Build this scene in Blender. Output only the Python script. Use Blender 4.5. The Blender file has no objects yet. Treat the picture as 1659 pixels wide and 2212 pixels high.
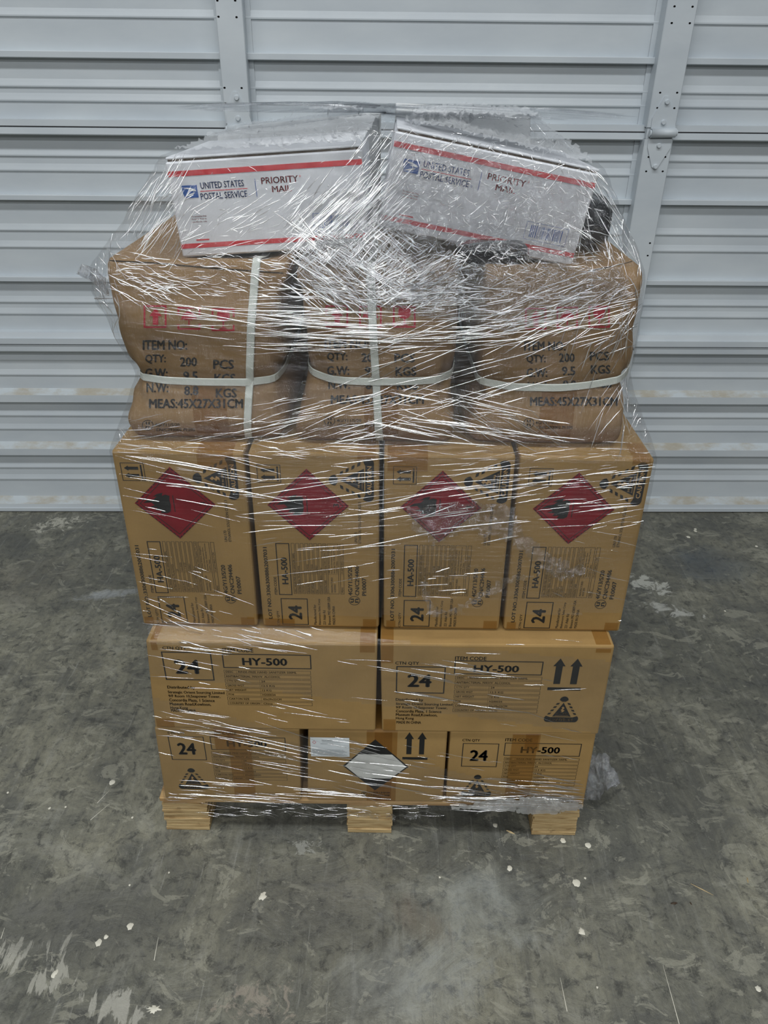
import bpy, bmesh, math, random
import numpy as np
from mathutils import Vector, Matrix, noise
from mathutils.bvhtree import BVHTree
from mathutils.geometry import tessellate_polygon

random.seed(7)
rng = np.random.default_rng(7)
scene = bpy.context.scene
COL = scene.collection

# ------------------------------------------------------------------ camera
# world frame: x right, y away from the camera, z up; origin on the floor below the pallet's front edge
F, PITCH, ROLL = 1626.55, .5311, .0106
_yaw = .0068
RZ = np.array([[math.cos(_yaw), -math.sin(_yaw), 0], [math.sin(_yaw), math.cos(_yaw), 0], [0, 0, 1.]])
CAM = RZ @ np.array([.0203, -1.0722, 1.4532])
_fw = np.array([0, math.cos(PITCH), -math.sin(PITCH)])
_up = np.array([0, math.sin(PITCH), math.cos(PITCH)])
_ri = np.array([1., 0, 0])
def ray(u, v):                       # pixel of the 1659x2212 frame -> direction
    a, b = u - 829.5, v - 1106.
    x = math.cos(ROLL) * a + math.sin(ROLL) * b
    y = -math.sin(ROLL) * a + math.cos(ROLL) * b
    return RZ @ (_fw * F + _ri * x - _up * y)
def hit_y(u, v, y):                  # on the vertical plane y = const
    d = ray(u, v); return CAM + d * ((y - CAM[1]) / d[1])
def hit_z(u, v, z=0.):               # on the horizontal plane z = const
    d = ray(u, v); return CAM + d * ((z - CAM[2]) / d[2])
DOOR_YAW = .0261
DOOR_P = np.array([.011, 1.433, 0.])
DOOR_N = np.array([-math.sin(DOOR_YAW), math.cos(DOOR_YAW), 0.])
DOOR_X = np.array([math.cos(DOOR_YAW), math.sin(DOOR_YAW), 0.])
def hit_door(u, v, off=0.):          # door-local (x, z) on the door's plane, off metres in front of it
    d = ray(u, v); p = CAM + d * (((DOOR_P - DOOR_N * off - CAM) @ DOOR_N) / (d @ DOOR_N))
    return float((p - DOOR_P) @ DOOR_X), float(p[2])

cam = bpy.data.cameras.new('camera')
cam.sensor_fit = 'HORIZONTAL'; cam.sensor_width = 36.; cam.lens = 36. * F / 1659.
cam.clip_start = .05
camo = bpy.data.objects.new('camera', cam); COL.objects.link(camo)
_f = Vector(ray(829.5, 1106)).normalized()
_r = Vector(ray(1829.5, 1106) - ray(829.5, 1106)).normalized()
_u = _r.cross(_f)
camo.matrix_world = Matrix(((_r.x, _u.x, -_f.x, CAM[0]), (_r.y, _u.y, -_f.y, CAM[1]), (_r.z, _u.z, -_f.z, CAM[2]), (0, 0, 0, 1)))
scene.camera = camo

# ------------------------------------------------------------------ world, lamps, exposure
w = bpy.data.worlds.new('warehouse'); scene.world = w; w.use_nodes = True
w.node_tree.nodes['Background'].inputs[0].default_value = (.92, .96, 1., 1)
w.node_tree.nodes['Background'].inputs[1].default_value = .10
def strip_lamp(x, y, z, sx, sy, energy, rot=0., tilt=0.):
    l = bpy.data.lights.new('unseen_strip_lamp', 'AREA'); l.shape = 'RECTANGLE'
    l.size, l.size_y, l.energy, l.color = sx, sy, energy, (.96, .985, 1.)
    o = bpy.data.objects.new('unseen_strip_lamp', l); COL.objects.link(o)
    o.location = (x, y, z); o.rotation_euler = (tilt, 0, rot)
    return o
for ly, en in ((-.8, 170), (-4.0, 210), (-7.5, 270), (-11.5, 320)):        # unseen strip rows overhead; the two far ones added for film highlights
    strip_lamp(-.3, ly, 4.4, 5.2, .34, en)
scene.view_settings.view_transform = 'Standard'
scene.view_settings.look = 'None'
scene.view_settings.gamma = 1.
scene.view_settings.use_curve_mapping = False
scene.view_settings.exposure = -.55
scene.cycles.transparent_max_bounces = 24
scene.cycles.max_bounces = 8
scene.cycles.caustics_reflective = False; scene.cycles.caustics_refractive = False

# ------------------------------------------------------------------ materials
def srgb(r, g, b):
    return tuple((c / 255 / 12.92 if c <= 10.3 else ((c / 255 + .055) / 1.055) ** 2.4) for c in (r, g, b)) + (1.,)
class NT:
    def __init__(s, name):
        s.m = bpy.data.materials.new(name); s.m.use_nodes = True
        s.t = s.m.node_tree; s.t.nodes.clear(); s.out = s.n('ShaderNodeOutputMaterial')
    def n(s, kind, **kw):
        x = s.t.nodes.new(kind)
        for k, v in kw.items(): setattr(x, k, v)
        return x
    def l(s, a, b): s.t.links.new(a, b)
    def v(s, sock, val):
        if hasattr(val, 'is_linked'): s.l(val, sock)
        else: sock.default_value = val
    def coords(s, scale=(1, 1, 1), rot=(0, 0, 0), loc=(0, 0, 0)):
        g = s.n('ShaderNodeNewGeometry'); mp = s.n('ShaderNodeMapping')
        mp.inputs['Scale'].default_value = scale; mp.inputs['Rotation'].default_value = rot; mp.inputs['Location'].default_value = loc
        s.l(g.outputs['Position'], mp.inputs[0]); return mp.outputs[0]
    def noise(s, vec, scale, detail=4., rough=.55, dist=0.):
        x = s.n('ShaderNodeTexNoise'); s.l(vec, x.inputs['Vector'])
        x.inputs['Scale'].default_value = scale; x.inputs['Detail'].default_value = detail
        x.inputs['Roughness'].default_value = rough; x.inputs['Distortion'].default_value = dist
        return x.outputs[0]
    def ramp(s, val, stops):
        x = s.n('ShaderNodeValToRGB'); s.l(val, x.inputs[0]); e = x.color_ramp.elements
        while len(e) < len(stops): e.new(.5)
        for i, (p, c) in enumerate(stops):
            e[i].position = p; e[i].color = c if hasattr(c, '__len__') else (c, c, c, 1)
        return x.outputs[0]
    def mix(s, fac, a, b):
        x = s.n('ShaderNodeMix', data_type='RGBA'); s.v(x.inputs[0], fac); s.v(x.inputs[6], a); s.v(x.inputs[7], b); return x.outputs[2]
    def math(s, op, a, b=0., c=0.):
        x = s.n('ShaderNodeMath', operation=op); s.v(x.inputs[0], a); s.v(x.inputs[1], b); s.v(x.inputs[2], c); return x.outputs[0]
    def bump(s, h, strength, dist):
        x = s.n('ShaderNodeBump'); s.l(h, x.inputs['Height']); x.inputs['Strength'].default_value = strength; x.inputs['Distance'].default_value = dist; return x.outputs[0]
    def bsdf(s, col, rough=.6, spec=.5, metal=0., normal=None):
        x = s.n('ShaderNodeBsdfPrincipled'); s.v(x.inputs['Base Color'], col); s.v(x.inputs['Roughness'], rough)
        x.inputs['Specular IOR Level'].default_value = spec; x.inputs['Metallic'].default_value = metal
        if normal is not None: s.l(normal, x.inputs['Normal'])
        s.l(x.outputs[0], s.out.inputs[0]); return x

def plain(name, col, rough=.6, spec=.4, vary=.12, scale=40, bump=0.):
    t = NT(name); n = t.noise(t.coords(), scale, 5)
    c0 = tuple(c * (1 - vary) for c in col[:3]) + (1,); c1 = tuple(min(1, c * (1 + vary)) for c in col[:3]) + (1,)
    t.bsdf(t.ramp(n, [(.3, c0), (.7, c1)]), rough, spec, 0., t.bump(n, bump, .002) if bump else None)
    return t.m

def cardboard(name, col, bump=.15):
    t = NT(name)
    fl = t.noise(t.coords((40, 40, 1.5)), 6, 3)         # faint flutes
    bl = t.noise(t.coords(), 9, 5)
    fi = t.noise(t.coords(), 260, 2)
    d = tuple(c * .86 for c in col[:3]) + (1,); b = tuple(c * 1.1 for c in col[:3]) + (1,)
    c = t.ramp(bl, [(.3, d), (.7, b)])
    c = t.mix(t.math('MULTIPLY', fi, .22), c, tuple(x * .62 for x in col[:3]) + (1,))
    t.bsdf(c, .72, .25, 0., t.bump(t.math('ADD', fl, t.math('MULTIPLY', bl, 2.)), bump, .002))
    return t.m

M = {}
M['kraft'] = cardboard('kraft_cardboard', srgb(164, 133, 84))
M['kraft2'] = cardboard('kraft_cardboard_dull', srgb(157, 126, 77))
M['bag'] = cardboard('creased_kraft_carton', srgb(146, 117, 80), .5)
M['white_card'] = cardboard('white_cardboard', srgb(226, 228, 232), .06)
M['card_edge'] = plain('card_edge', srgb(70, 60, 48), .9, .1)
M['grey_card'] = cardboard('grey_white_cardboard', srgb(228, 230, 230), .1)
M['black_ink'] = plain('black_ink', srgb(34, 34, 33), .6, .3)
M['red_ink'] = plain('dark_red_ink', srgb(124, 14, 28), .6, .3)
M['stamp_red'] = plain('stamp_red_ink', srgb(166, 38, 50), .7, .2)
M['postal_red'] = plain('postal_red_ink', srgb(206, 44, 52), .6, .3)
M['postal_blue'] = plain('postal_blue_ink', srgb(30, 84, 160), .6, .3)
M['white_ink'] = plain('white_ink', srgb(214, 214, 208), .6, .3)
M['kraft_line'] = plain('kraft_line', srgb(172, 136, 86), .7, .2)
M['paper'] = plain('white_paper', srgb(222, 228, 230), .6, .3, .03)
M['grey_ink'] = plain('grey_ink', srgb(120, 124, 128), .6, .3)
M['strap'] = None
t = NT('woven_strap'); wv = t.n('ShaderNodeTexWave', wave_type='BANDS', bands_direction='DIAGONAL')
t.l(t.coords(), wv.inputs[0]); wv.inputs['Scale'].default_value = 260
t.bsdf(t.ramp(wv.outputs[1], [(0, srgb(196, 200, 190)), (1, srgb(222, 226, 218))]), .45, .4, 0., t.bump(wv.outputs[1], .3, .001)); M['strap'] = t.m
M['shade_black'] = plain('black_shade', srgb(16, 18, 24), .22, .6, .2, 30, .3)  # black of the lumps that stand in for shadow on top
M['dark'] = plain('dark_hole', srgb(14, 14, 14), .9, .1)
M['cream'] = plain('dried_cream_paint', srgb(216, 212, 196), .5, .4, .06)
M['splinter'] = plain('pale_wood', srgb(196, 174, 132), .7, .3)
M['rust'] = plain('rusty_steel', srgb(72, 58, 46), .5, .4)

# brown packing tape: thin, glossy, lets the print show through
t = NT('brown_packing_tape'); a = t.n('ShaderNodeBsdfPrincipled'); a.inputs['Base Color'].default_value = srgb(158, 120, 68)
a.inputs['Roughness'].default_value = .22; tr = t.n('ShaderNodeBsdfTransparent'); tr.inputs[0].default_value = (.88, .79, .64, 1)
mx = t.n('ShaderNodeMixShader'); mx.inputs[0].default_value = .17; t.l(tr.outputs[0], mx.inputs[1]); t.l(a.outputs[0], mx.inputs[2]); t.l(mx.outputs[0], t.out.inputs[0]); M['tape'] = t.m

# painted door steel, a little dusty
t = NT('painted_door_steel'); n1 = t.noise(t.coords((1, 1, 3)), 3.2, 6); n2 = t.noise(t.coords((2, 2, 2)), 45, 3)
c = t.ramp(n1, [(.3, srgb(188, 196, 202)), (.7, srgb(202, 209, 213))])
sm = t.ramp(t.noise(t.coords((6, 6, 9), loc=(3, 1, 2)), 5.5, 5, .7), [(.69, 0.), (.78, 1.)])
c = t.mix(t.math('MULTIPLY', sm, .16), c, srgb(168, 158, 138))
t.bsdf(c, t.ramp(n2, [(.3, .34), (.7, .44)]), .5, 0., t.bump(n2, .05, .001)); M['door'] = t.m
# dusty ledge tops
t = NT('dust_on_ledge'); n1 = t.noise(t.coords((1.5, 1.5, 4)), 6, 6, .65)
t.bsdf(t.ramp(n1, [(.40, srgb(190, 198, 202)), (.6, srgb(174, 170, 158)), (.85, srgb(158, 148, 128))]), .7, .2); M['dust'] = t.m
M['rubber'] = plain('black_door_seal', srgb(26, 26, 26), .8, .2)

# plywood block
t = NT('pine_plywood'); n1 = t.noise(t.coords((3, 3, 60)), 5, 6, .6); n2 = t.noise(t.coords((1, 1, 1)), 30, 5, .7)
c = t.ramp(n1, [(.28, srgb(108, 80, 48)), (.42, srgb(176, 148, 104)), (.6, srgb(204, 180, 134)), (.8, srgb(146, 114, 74))])
c = t.mix(t.ramp(n2, [(.6, 0.), (.72, .5)]), c, srgb(96, 70, 44))
t.bsdf(c, .8, .2, 0., t.bump(n1, .5, .003)); M['ply'] = t.m
t = NT('pallet_board'); n1 = t.noise(t.coords((1.2, 14, 14)), 7, 6, .6)
t.bsdf(t.ramp(n1, [(.3, srgb(150, 112, 70)), (.7, srgb(206, 174, 124))]), .8, .2, 0., t.bump(n1, .3, .002)); M['board'] = t.m

# stretch film: clear, glossy, finely creased
def film_mat(name, haze, gloss, rough, stretch, crumple, bstr):
    t = NT(name)
    a = t.noise(t.coords(stretch), 12, 5, .65, .4)
    b = t.noise(t.coords(), crumple, 4, .6, .8)
    h = t.math('ADD', a, t.math('MULTIPLY', b, .6))
    nm = t.bump(h, bstr, .012)
    g = t.n('ShaderNodeBsdfAnisotropic'); g.inputs['Color'].default_value = (.97, .98, 1, 1); g.inputs['Roughness'].default_value = rough; t.l(nm, g.inputs['Normal'])
    d = t.n('ShaderNodeBsdfDiffuse'); d.inputs[0].default_value = (.8, .82, .84, 1); t.l(nm, d.inputs['Normal'])
    tr = t.n('ShaderNodeBsdfTransparent'); tr.inputs[0].default_value = (.97, .975, .98, 1)
    fr = t.n('ShaderNodeLayerWeight'); fr.inputs[0].default_value = .25; t.l(nm, fr.inputs[1])
    fac = t.math('ADD', t.math('MULTIPLY', fr.outputs[0], gloss), gloss * .35)
    m1 = t.n('ShaderNodeMixShader'); m1.inputs[0].default_value = haze; t.l(tr.outputs[0], m1.inputs[1]); t.l(d.outputs[0], m1.inputs[2])
    m2 = t.n('ShaderNodeMixShader'); t.v(m2.inputs[0], fac); t.l(m1.outputs[0], m2.inputs[1]); t.l(g.outputs[0], m2.inputs[2])
    t.l(m2.outputs[0], t.out.inputs[0]); return t.m
M['film_low'] = film_mat('stretch_film_taut', .012, .11, .16, (1.2, 1.2, 14), 9, .35)
M['film_high'] = film_mat('stretch_film_loose', .012, .15, .15, (2.5, 2.5, 9), 34, .75)
M['film_crumple'] = film_mat('stretch_film_crumpled', .015, .42, .13, (5, 5, 5), 60, 1.)
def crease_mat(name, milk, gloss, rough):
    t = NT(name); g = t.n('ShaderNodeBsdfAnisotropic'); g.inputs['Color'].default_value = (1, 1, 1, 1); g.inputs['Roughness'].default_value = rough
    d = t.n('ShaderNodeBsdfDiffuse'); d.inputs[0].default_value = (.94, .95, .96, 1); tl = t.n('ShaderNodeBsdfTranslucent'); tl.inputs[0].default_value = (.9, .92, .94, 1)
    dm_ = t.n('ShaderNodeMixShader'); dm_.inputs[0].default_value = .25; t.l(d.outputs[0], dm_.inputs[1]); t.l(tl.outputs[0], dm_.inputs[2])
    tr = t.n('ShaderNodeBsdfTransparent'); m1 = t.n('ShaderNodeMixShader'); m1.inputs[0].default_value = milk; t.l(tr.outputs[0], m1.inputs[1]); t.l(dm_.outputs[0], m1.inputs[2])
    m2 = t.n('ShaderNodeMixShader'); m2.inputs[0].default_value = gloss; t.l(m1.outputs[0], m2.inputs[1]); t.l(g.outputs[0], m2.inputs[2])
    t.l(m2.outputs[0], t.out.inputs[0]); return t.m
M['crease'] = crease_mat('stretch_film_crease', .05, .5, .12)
M['crease_milky_glint'] = crease_mat('stretch_film_folded_glint', .62, .5, .13)  # milky folds whose extra white also paints in highlight streaks
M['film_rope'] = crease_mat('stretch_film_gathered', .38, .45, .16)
M['film_cloudy'] = film_mat('stretch_film_cloudy', .30, .2, .2, (3, 3, 6), 20, .8)
M['film_wad'] = film_mat('stretch_film_wad', .13, .5, .15, (5, 5, 5), 50, 1.)

# ------------------------------------------------------------------ object helpers
def link(name, me, mat=None, parent=None, loc=None):
    o = bpy.data.objects.new(name, me); COL.objects.link(o)
    if mat is not None and me is not None and not me.materials: me.materials.append(M[mat] if isinstance(mat, str) else mat)
    if parent is not None: o.parent = parent
    if loc is not None: o.location = loc
    return o
def mesh(name, verts, faces, smooth=False):
    me = bpy.data.meshes.new(name); me.from_pydata([tuple(map(float, v)) for v in verts], [], [tuple(f) for f in faces]); me.update()
    if smooth: me.polygons.foreach_set('use_smooth', [True] * len(me.polygons))
    return me
def tag(o, label, cat, group=None):
    o['label'] = label; o['category'] = cat
    if group: o['group'] = group
    return o
def thing(name, label, cat, loc, group=None, roty=0.):
    o = bpy.data.objects.new(name, None); o.empty_display_size = .05; COL.objects.link(o)
    o.location = loc; o.rotation_euler = (0, roty, 0)
    return tag(o, label, cat, group)
BOXF = [(0, 1, 2, 3), (7, 6, 5, 4), (0, 4, 5, 1), (1, 5, 6, 2), (2, 6, 7, 3), (3, 7, 4, 0)]
def bevelled(name, verts, r=.004, segs=2, faces=BOXF):
    bm = bmesh.new(); vs = [bm.verts.new(v) for v in verts]
    for f in faces: bm.faces.new([vs[i] for i in f])
    bmesh.ops.recalc_face_normals(bm, faces=bm.faces)
    if r: bmesh.ops.bevel(bm, geom=list(bm.edges), offset=r, segments=segs, profile=.5, affect='EDGES')
    me = bpy.data.meshes.new(name); bm.to_mesh(me); bm.free()
    me.polygons.foreach_set('use_smooth', [False] * len(me.polygons))
    return me
def boxv(x0, x1, y0, y1, z0, z1):
    return [(x0, y0, z0), (x1, y0, z0), (x1, y0, z1), (x0, y0, z1), (x0, y1, z0), (x1, y1, z0), (x1, y1, z1), (x0, y1, z1)]
CONTENT = []                         # sample points of the load, for the wrap

# ------------------------------------------------------------------ printing
_tc = {}
def text2d(s, bold):
    k = (s, bold)
    if k not in _tc:
        c = bpy.data.curves.new('t', 'FONT'); c.body = s; c.resolution_u = 2; c.fill_mode = 'FRONT'
        o = bpy.data.objects.new('t', c); me = bpy.data.meshes.new_from_object(o)
        v = np.array([tuple(x.co)[:2] for x in me.vertices]); f = [tuple(p.vertices) for p in me.polygons]
        e = .020 * bold; n0 = len(v)
        v = np.concatenate([v + (dx, dy) for dx, dy in ((-e, 0), (e, 0), (0, e * .6), (0, -e * .6))]); f = [tuple(i + n0 * k for i in q) for k in range(4) for q in f]
        mn, mx = v.min(0), v.max(0); v = (v - mn) / np.maximum(mx - mn, 1e-6)
        bpy.data.objects.remove(o); bpy.data.meshes.remove(me); bpy.data.curves.remove(c)
        _tc[k] = (v, f)
    return _tc[k]
class Print:
    """collects flat print in 2D (x right, z up, metres)"""
    def __init__(s): s.v, s.f, s.m, s.mats = [], [], [], []
    def add(s, v, f, mat):
        if mat not in s.mats: s.mats.append(mat)
        k = len(s.v); s.v += [tuple(x) for x in v]; s.f += [tuple(i + k for i in q) for q in f]; s.m += [s.mats.index(mat)] * len(f)
    def text(s, t, x0, z0, x1, z1, rot=0, bold=1., mat='black_ink'):
        v, f = text2d(t, bold)
        if rot: v = np.stack([1 - v[:, 1], v[:, 0]], 1)
        s.add(np.stack([x0 + v[:, 0] * (x1 - x0), z0 + v[:, 1] * (z1 - z0)], 1), f, mat)
    def rect(s, x0, z0, x1, z1, mat='black_ink'): s.add([(x0, z0), (x1, z0), (x1, z1), (x0, z1)], [(0, 1, 2, 3)], mat)
    def frame(s, x0, z0, x1, z1, t, mat='black_ink'):
        s.rect(x0, z0, x1, z0 + t, mat); s.rect(x0, z1 - t, x1, z1, mat); s.rect(x0, z0 + t, x0 + t, z1 - t, mat); s.rect(x1 - t, z0 + t, x1, z1 - t, mat)
    def poly(s, pts, mat='black_ink'):
        f = tessellate_polygon([[Vector((p[0], p[1], 0)) for p in pts]]); s.add(pts, f, mat)
    def ring(s, cx, cz, rx, rz, t, mat='black_ink', n=28):
        a = [2 * math.pi * i / n for i in range(n)]
        v = [(cx + math.cos(q) * rx, cz + math.sin(q) * rz) for q in a] + [(cx + math.cos(q) * (rx - t), cz + math.sin(q) * (rz - t)) for q in a]
        s.add(v, [(i, (i + 1) % n, n + (i + 1) % n, n + i) for i in range(n)], mat)
    def bars(s, q, t, mat):          # closed outline of bars along the polygon q
        n = len(q)
        for i in range(n):
            a, b = np.array(q[i]), np.array(q[(i + 1) % n]); d = b - a; d = d / np.linalg.norm(d); nn = np.array([-d[1], d[0]]) * t / 2
            a, b = a - d * t / 2, b + d * t / 2
            s.add([a - nn, b - nn, b + nn, a + nn], [(0, 1, 2, 3)], mat)
    def build(s, name, fn, parent, label=None):
        me = bpy.data.meshes.new(name); me.from_pydata([tuple(map(float, fn(*p))) for p in s.v], [], s.f)
        for m in s.mats: me.materials.append(M[m])
        me.polygons.foreach_set('material_index', s.m); me.update()
        o = link(name, me, None, parent)
        if label: o['label'] = label
        return o, me
def xform(pts, cx, cz, sx, sz, rot):
    o = []
    for x, z in pts:
        x, z = x * sx, z * sz
        if rot: x, z = -z, x
        o.append((cx + x, cz + z))
    return o
def caution(P, cx, cz, wd, ht, rot=0, lay=None):
    """cone-shaped lifting mark; (cx, cz) is the middle of its base line; kraft lines are left blank"""
    X = lambda p: xform(p, cx, cz, wd, ht, rot)
    def arc(x, z, rx, rz, a0, a1, n=10): return [(x + rx * math.cos(math.radians(a0 + (a1 - a0) * i / n)), z + rz * math.sin(math.radians(a0 + (a1 - a0) * i / n))) for i in range(n + 1)]
    base = arc(.40, .13, .10, .13, -90, 60) + [(.33, .19), (-.33, .19)] + arc(-.40, .13, .10, .13, 120, 270)
    P.poly(X(base)); P.poly(X([(-.27, .22), (.27, .22), (.0, .76)]))
    P.poly(X(arc(0, .86, .125, .14, 0, 180) + [(-.05, .80), (.05, .80)]))
    for s in (-1, 1):
        for k in range(4):
            x, z = .105 + .068 * k, .755 - .128 * k
            P.poly(X([(s * x, z), (s * (x + .085), z - .012), (s * (x + .118), z - .080), (s * (x + .034), z - .068)]))
    f = P2(P, cx, cz, wd, ht, rot)
    f.text('CAUTION', -.33, .05, .33, .15, 'kraft_line'); f.text('10 to 16kg', -.17, .30, .17, .36, 'kraft_line')
    f.rect(-.2, .255, .2, .263, 'kraft_line')
    f.poly([(-.05, .40), (.02, .40), (.06, .47), (.0, .50), (.05, .56), (.0, .62), (-.04, .57), (-.01, .53), (-.06, .48), (-.01, .44)], 'kraft_line')
class P2:
    lift = True
    def __init__(s, P, cx, cz, sx, sz, rot): s.P, s.a = P, (cx, cz, sx, sz, rot)
    def text(s, t, x0, z0, x1, z1, mat): 
        v, f = text2d(t, 1.); s.P.over.add(xform(np.stack([x0 + v[:, 0] * (x1 - x0), z0 + v[:, 1] * (z1 - z0)], 1), *s.a), f, mat)
    def rect(s, x0, z0, x1, z1, mat): s.poly([(x0, z0), (x1, z0), (x1, z1), (x0, z1)], mat)
    def poly(s, pts, mat):
        f = tessellate_polygon([[Vector((p[0], p[1], 0)) for p in pts]]); s.P.over.add(xform(pts, *s.a), f, mat)
def arrows_up(P, x0, z0, x1, z1, rot=0, bar=True):
    """two upright arrows over a bar inside the rectangle"""
    w_, h_ = x1 - x0, z1 - z0
    def X(p): return [(x0 + (1 - b) * w_, z0 + a * h_) for a, b in p] if rot else [(x0 + a * w_, z0 + b * h_) for a, b in p]
    for c in (.25, .75):
        P.poly(X([(c - .10, .2), (c + .10, .2), (c + .10, .76), (c + .18, .76), (c, 1), (c - .18, .76), (c - .10, .76)]))
    if bar: P.poly(X([(0, 0), (1, 0), (1, .09), (0, .09)]))

# ------------------------------------------------------------------ floor
cs = [hit_z(60, 2060), hit_z(110, 2115), hit_z(240, 2180), hit_z(120, 1132), hit_z(235, 1283), hit_z(1400, 1262), hit_z(1445, 1318), hit_z(660, 1830), hit_z(590, 1985), hit_z(560, 2170), hit_z(1010, 1960), hit_z(880, 2120)]
t = NT('stained_concrete'); P0 = t.coords()
n1 = t.noise(P0, 1.7, 8, .6, .6); n2 = t.noise(t.coords((1, 1, 1), (0, 0, .5)), 6.5, 8, .68, 1.2); n3 = t.noise(P0, 60, 6, .75)
st = t.noise(t.coords((14, 1.6, 1), (0, 0, .62)), 3.2, 6, .7, .5); st2 = t.noise(t.coords((12, 1.4, 1), (0, 0, -.75), (4, 2, 0)), 3.4, 6, .7, .5)
c = t.ramp(n1, [(.30, srgb(86, 87, 79)), (.5, srgb(120, 119, 106)), (.68, srgb(148, 145, 126))])
c = t.mix(t.ramp(n2, [(.40, .55), (.56, 0.)]), c, srgb(80, 81, 79))
c = t.mix(t.ramp(n2, [(.54, 0.), (.70, .45)]), c, srgb(158, 157, 147))
c = t.mix(t.ramp(st, [(.52, 0.), (.68, .32)]), c, srgb(78, 78, 75))
c = t.mix(t.ramp(st2, [(.55, 0.), (.70, .30)]), c, srgb(160, 160, 152))
c = t.mix(t.ramp(n3, [(.36, .45), (.52, 0.)]), c, srgb(76, 76, 73))
c = t.mix(t.ramp(n3, [(.6, 0.), (.75, .3)]), c, srgb(170, 170, 162))
fd = t.noise(P0, 30, 9, .78, .5); c = t.mix(t.ramp(fd, [(.38, .75), (.47, 0.)]), c, srgb(66, 66, 62))
fl_ = t.noise(t.coords((1, 1.5, 1), (0, 0, .4), (7, 3, 0)), 9, 9, .7, 1.6); c = t.mix(t.ramp(fl_, [(.575, 0.), (.59, .45), (.8, .55)]), c, srgb(160, 158, 142))
c = t.mix(t.ramp(fl_, [(.36, .5), (.40, 0.)]), c, srgb(72, 72, 68))
sc_ = t.noise(t.coords((30, 1.2, 1), (0, 0, .75), (2, 9, 0)), 4, 5, .7); c = t.mix(t.ramp(sc_, [(.60, 0.), (.66, .35)]), c, srgb(70, 70, 66))
sc2 = t.noise(t.coords((30, 1.2, 1), (0, 0, -.5), (5, 1, 0)), 4, 5, .7); c = t.mix(t.ramp(sc2, [(.62, 0.), (.68, .3)]), c, srgb(168, 168, 160))
sp = t.noise(t.coords((5, 1.1, 1), (0, 0, -1.15)), 5, 7, .66, .6); sp2 = t.noise(P0, 24, 7, .72, .8)
sep = t.n('ShaderNodeSeparateXYZ'); gm = t.n('ShaderNodeNewGeometry'); t.l(gm.outputs['Position'], sep.inputs[0])
def patch(c, ctr, rx, ry, ang, col, src, lo, hi, amt):
    ca, sa = math.cos(ang), math.sin(ang)
    dx = t.math('SUBTRACT', sep.outputs[0], float(ctr[0])); dy = t.math('SUBTRACT', sep.outputs[1], float(ctr[1]))
    a = t.math('DIVIDE', t.math('ADD', t.math('MULTIPLY', dx, ca), t.math('MULTIPLY', dy, sa)), rx)
    b = t.math('DIVIDE', t.math('SUBTRACT', t.math('MULTIPLY', dy, ca), t.math('MULTIPLY', dx, sa)), ry)
    r2 = t.math('ADD', t.math('MULTIPLY', a, a), t.math('MULTIPLY', b, b))
    k = t.math('SUBTRACT', t.math('ADD', src, .35), t.math('MULTIPLY', r2, .38))
    return t.mix(t.math('MULTIPLY', t.ramp(k, [(lo, 0.), (hi, 1.)]), amt), c, col)
c = patch(c, cs[0], .13, .075, .15, srgb(172, 170, 158), sp, .82, .85, .85)
c = patch(c, cs[1], .10, .06, .1, srgb(168, 166, 154), sp, .82, .85, .85)
c = patch(c, cs[2], .13, .06, -.2, srgb(170, 168, 157), sp, .80, .83, .85)
c = patch(c, cs[3], .22, .10, .2, srgb(186, 184, 170), sp2, .80, .86, .8)
c = patch(c, cs[4], .15, .035, .25, srgb(168, 172, 174), sp2, .62, .95, .8)
c = patch(c, cs[5], .17, .09, -.5, srgb(196, 196, 186), sp2, .78, .85, .8)
c = patch(c, cs[6], .16, .05, -.35, srgb(192, 192, 184), sp2, .76, .86, .75)
c = patch(c, cs[7], .07, .04, 0, srgb(160, 160, 152), sp2, .80, .84, .7)
c = patch(c, cs[8], .05, .05, 0, srgb(164, 164, 156), sp2, .82, .86, .6)
c = patch(c, cs[9], .16, .10, 0, srgb(160, 150, 136), sp2, .84, .90, .6)
c = patch(c, cs[11], .20, .13, .2, srgb(156, 160, 158), n2, .62, 1., .6)  # pale patch painting in the ceiling-light glare on the floor
c = patch(c, cs[10], .25, .14, .2, srgb(150, 155, 152), n2, .62, 1., .5)
c = patch(c, hit_z(1530, 1218), .19, .15, 0, srgb(66, 78, 92), n2, .55, 1., .75)
c = patch(c, hit_z(60, 1250), .2, .2, 0, srgb(88, 84, 76), n2, .6, 1., .5)
c = patch(c, hit_z(1480, 1720), .3, .25, -.6, srgb(84, 84, 78), st, .62, 1., .6)
c = patch(c, hit_z(190, 1990), .25, .12, 0, srgb(78, 78, 75), n2, .62, 1., .7)
c = patch(c, hit_z(700, 1950), .25, .14, 0, srgb(84, 84, 82), n2, .66, 1., .6)
c = patch(c, hit_z(915, 1990), .12, .05, -.6, srgb(112, 100, 84), st2, .66, 1., .5)
rg = t.ramp(n2, [(.3, .30), (.7, .52)])
bh = t.math('ADD', t.math('MULTIPLY', n2, 1.5), t.math('ADD', t.math('MULTIPLY', fd, .6), t.math('MULTIPLY', st, .8)))
t.bsdf(c, rg, .42, 0., t.bump(bh, .5, .008)); M['floor'] = t.m
bm = bmesh.new(); bmesh.ops.create_grid(bm, x_segments=8, y_segments=8, size=1)
for v in bm.verts: v.co = (v.co.x * 4, -1.1 + v.co.y * 3.4, 0)
me = bpy.data.meshes.new('floor'); bm.to_mesh(me); bm.free()
floor = link('floor', me, 'floor'); floor['kind'] = 'structure'

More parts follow.
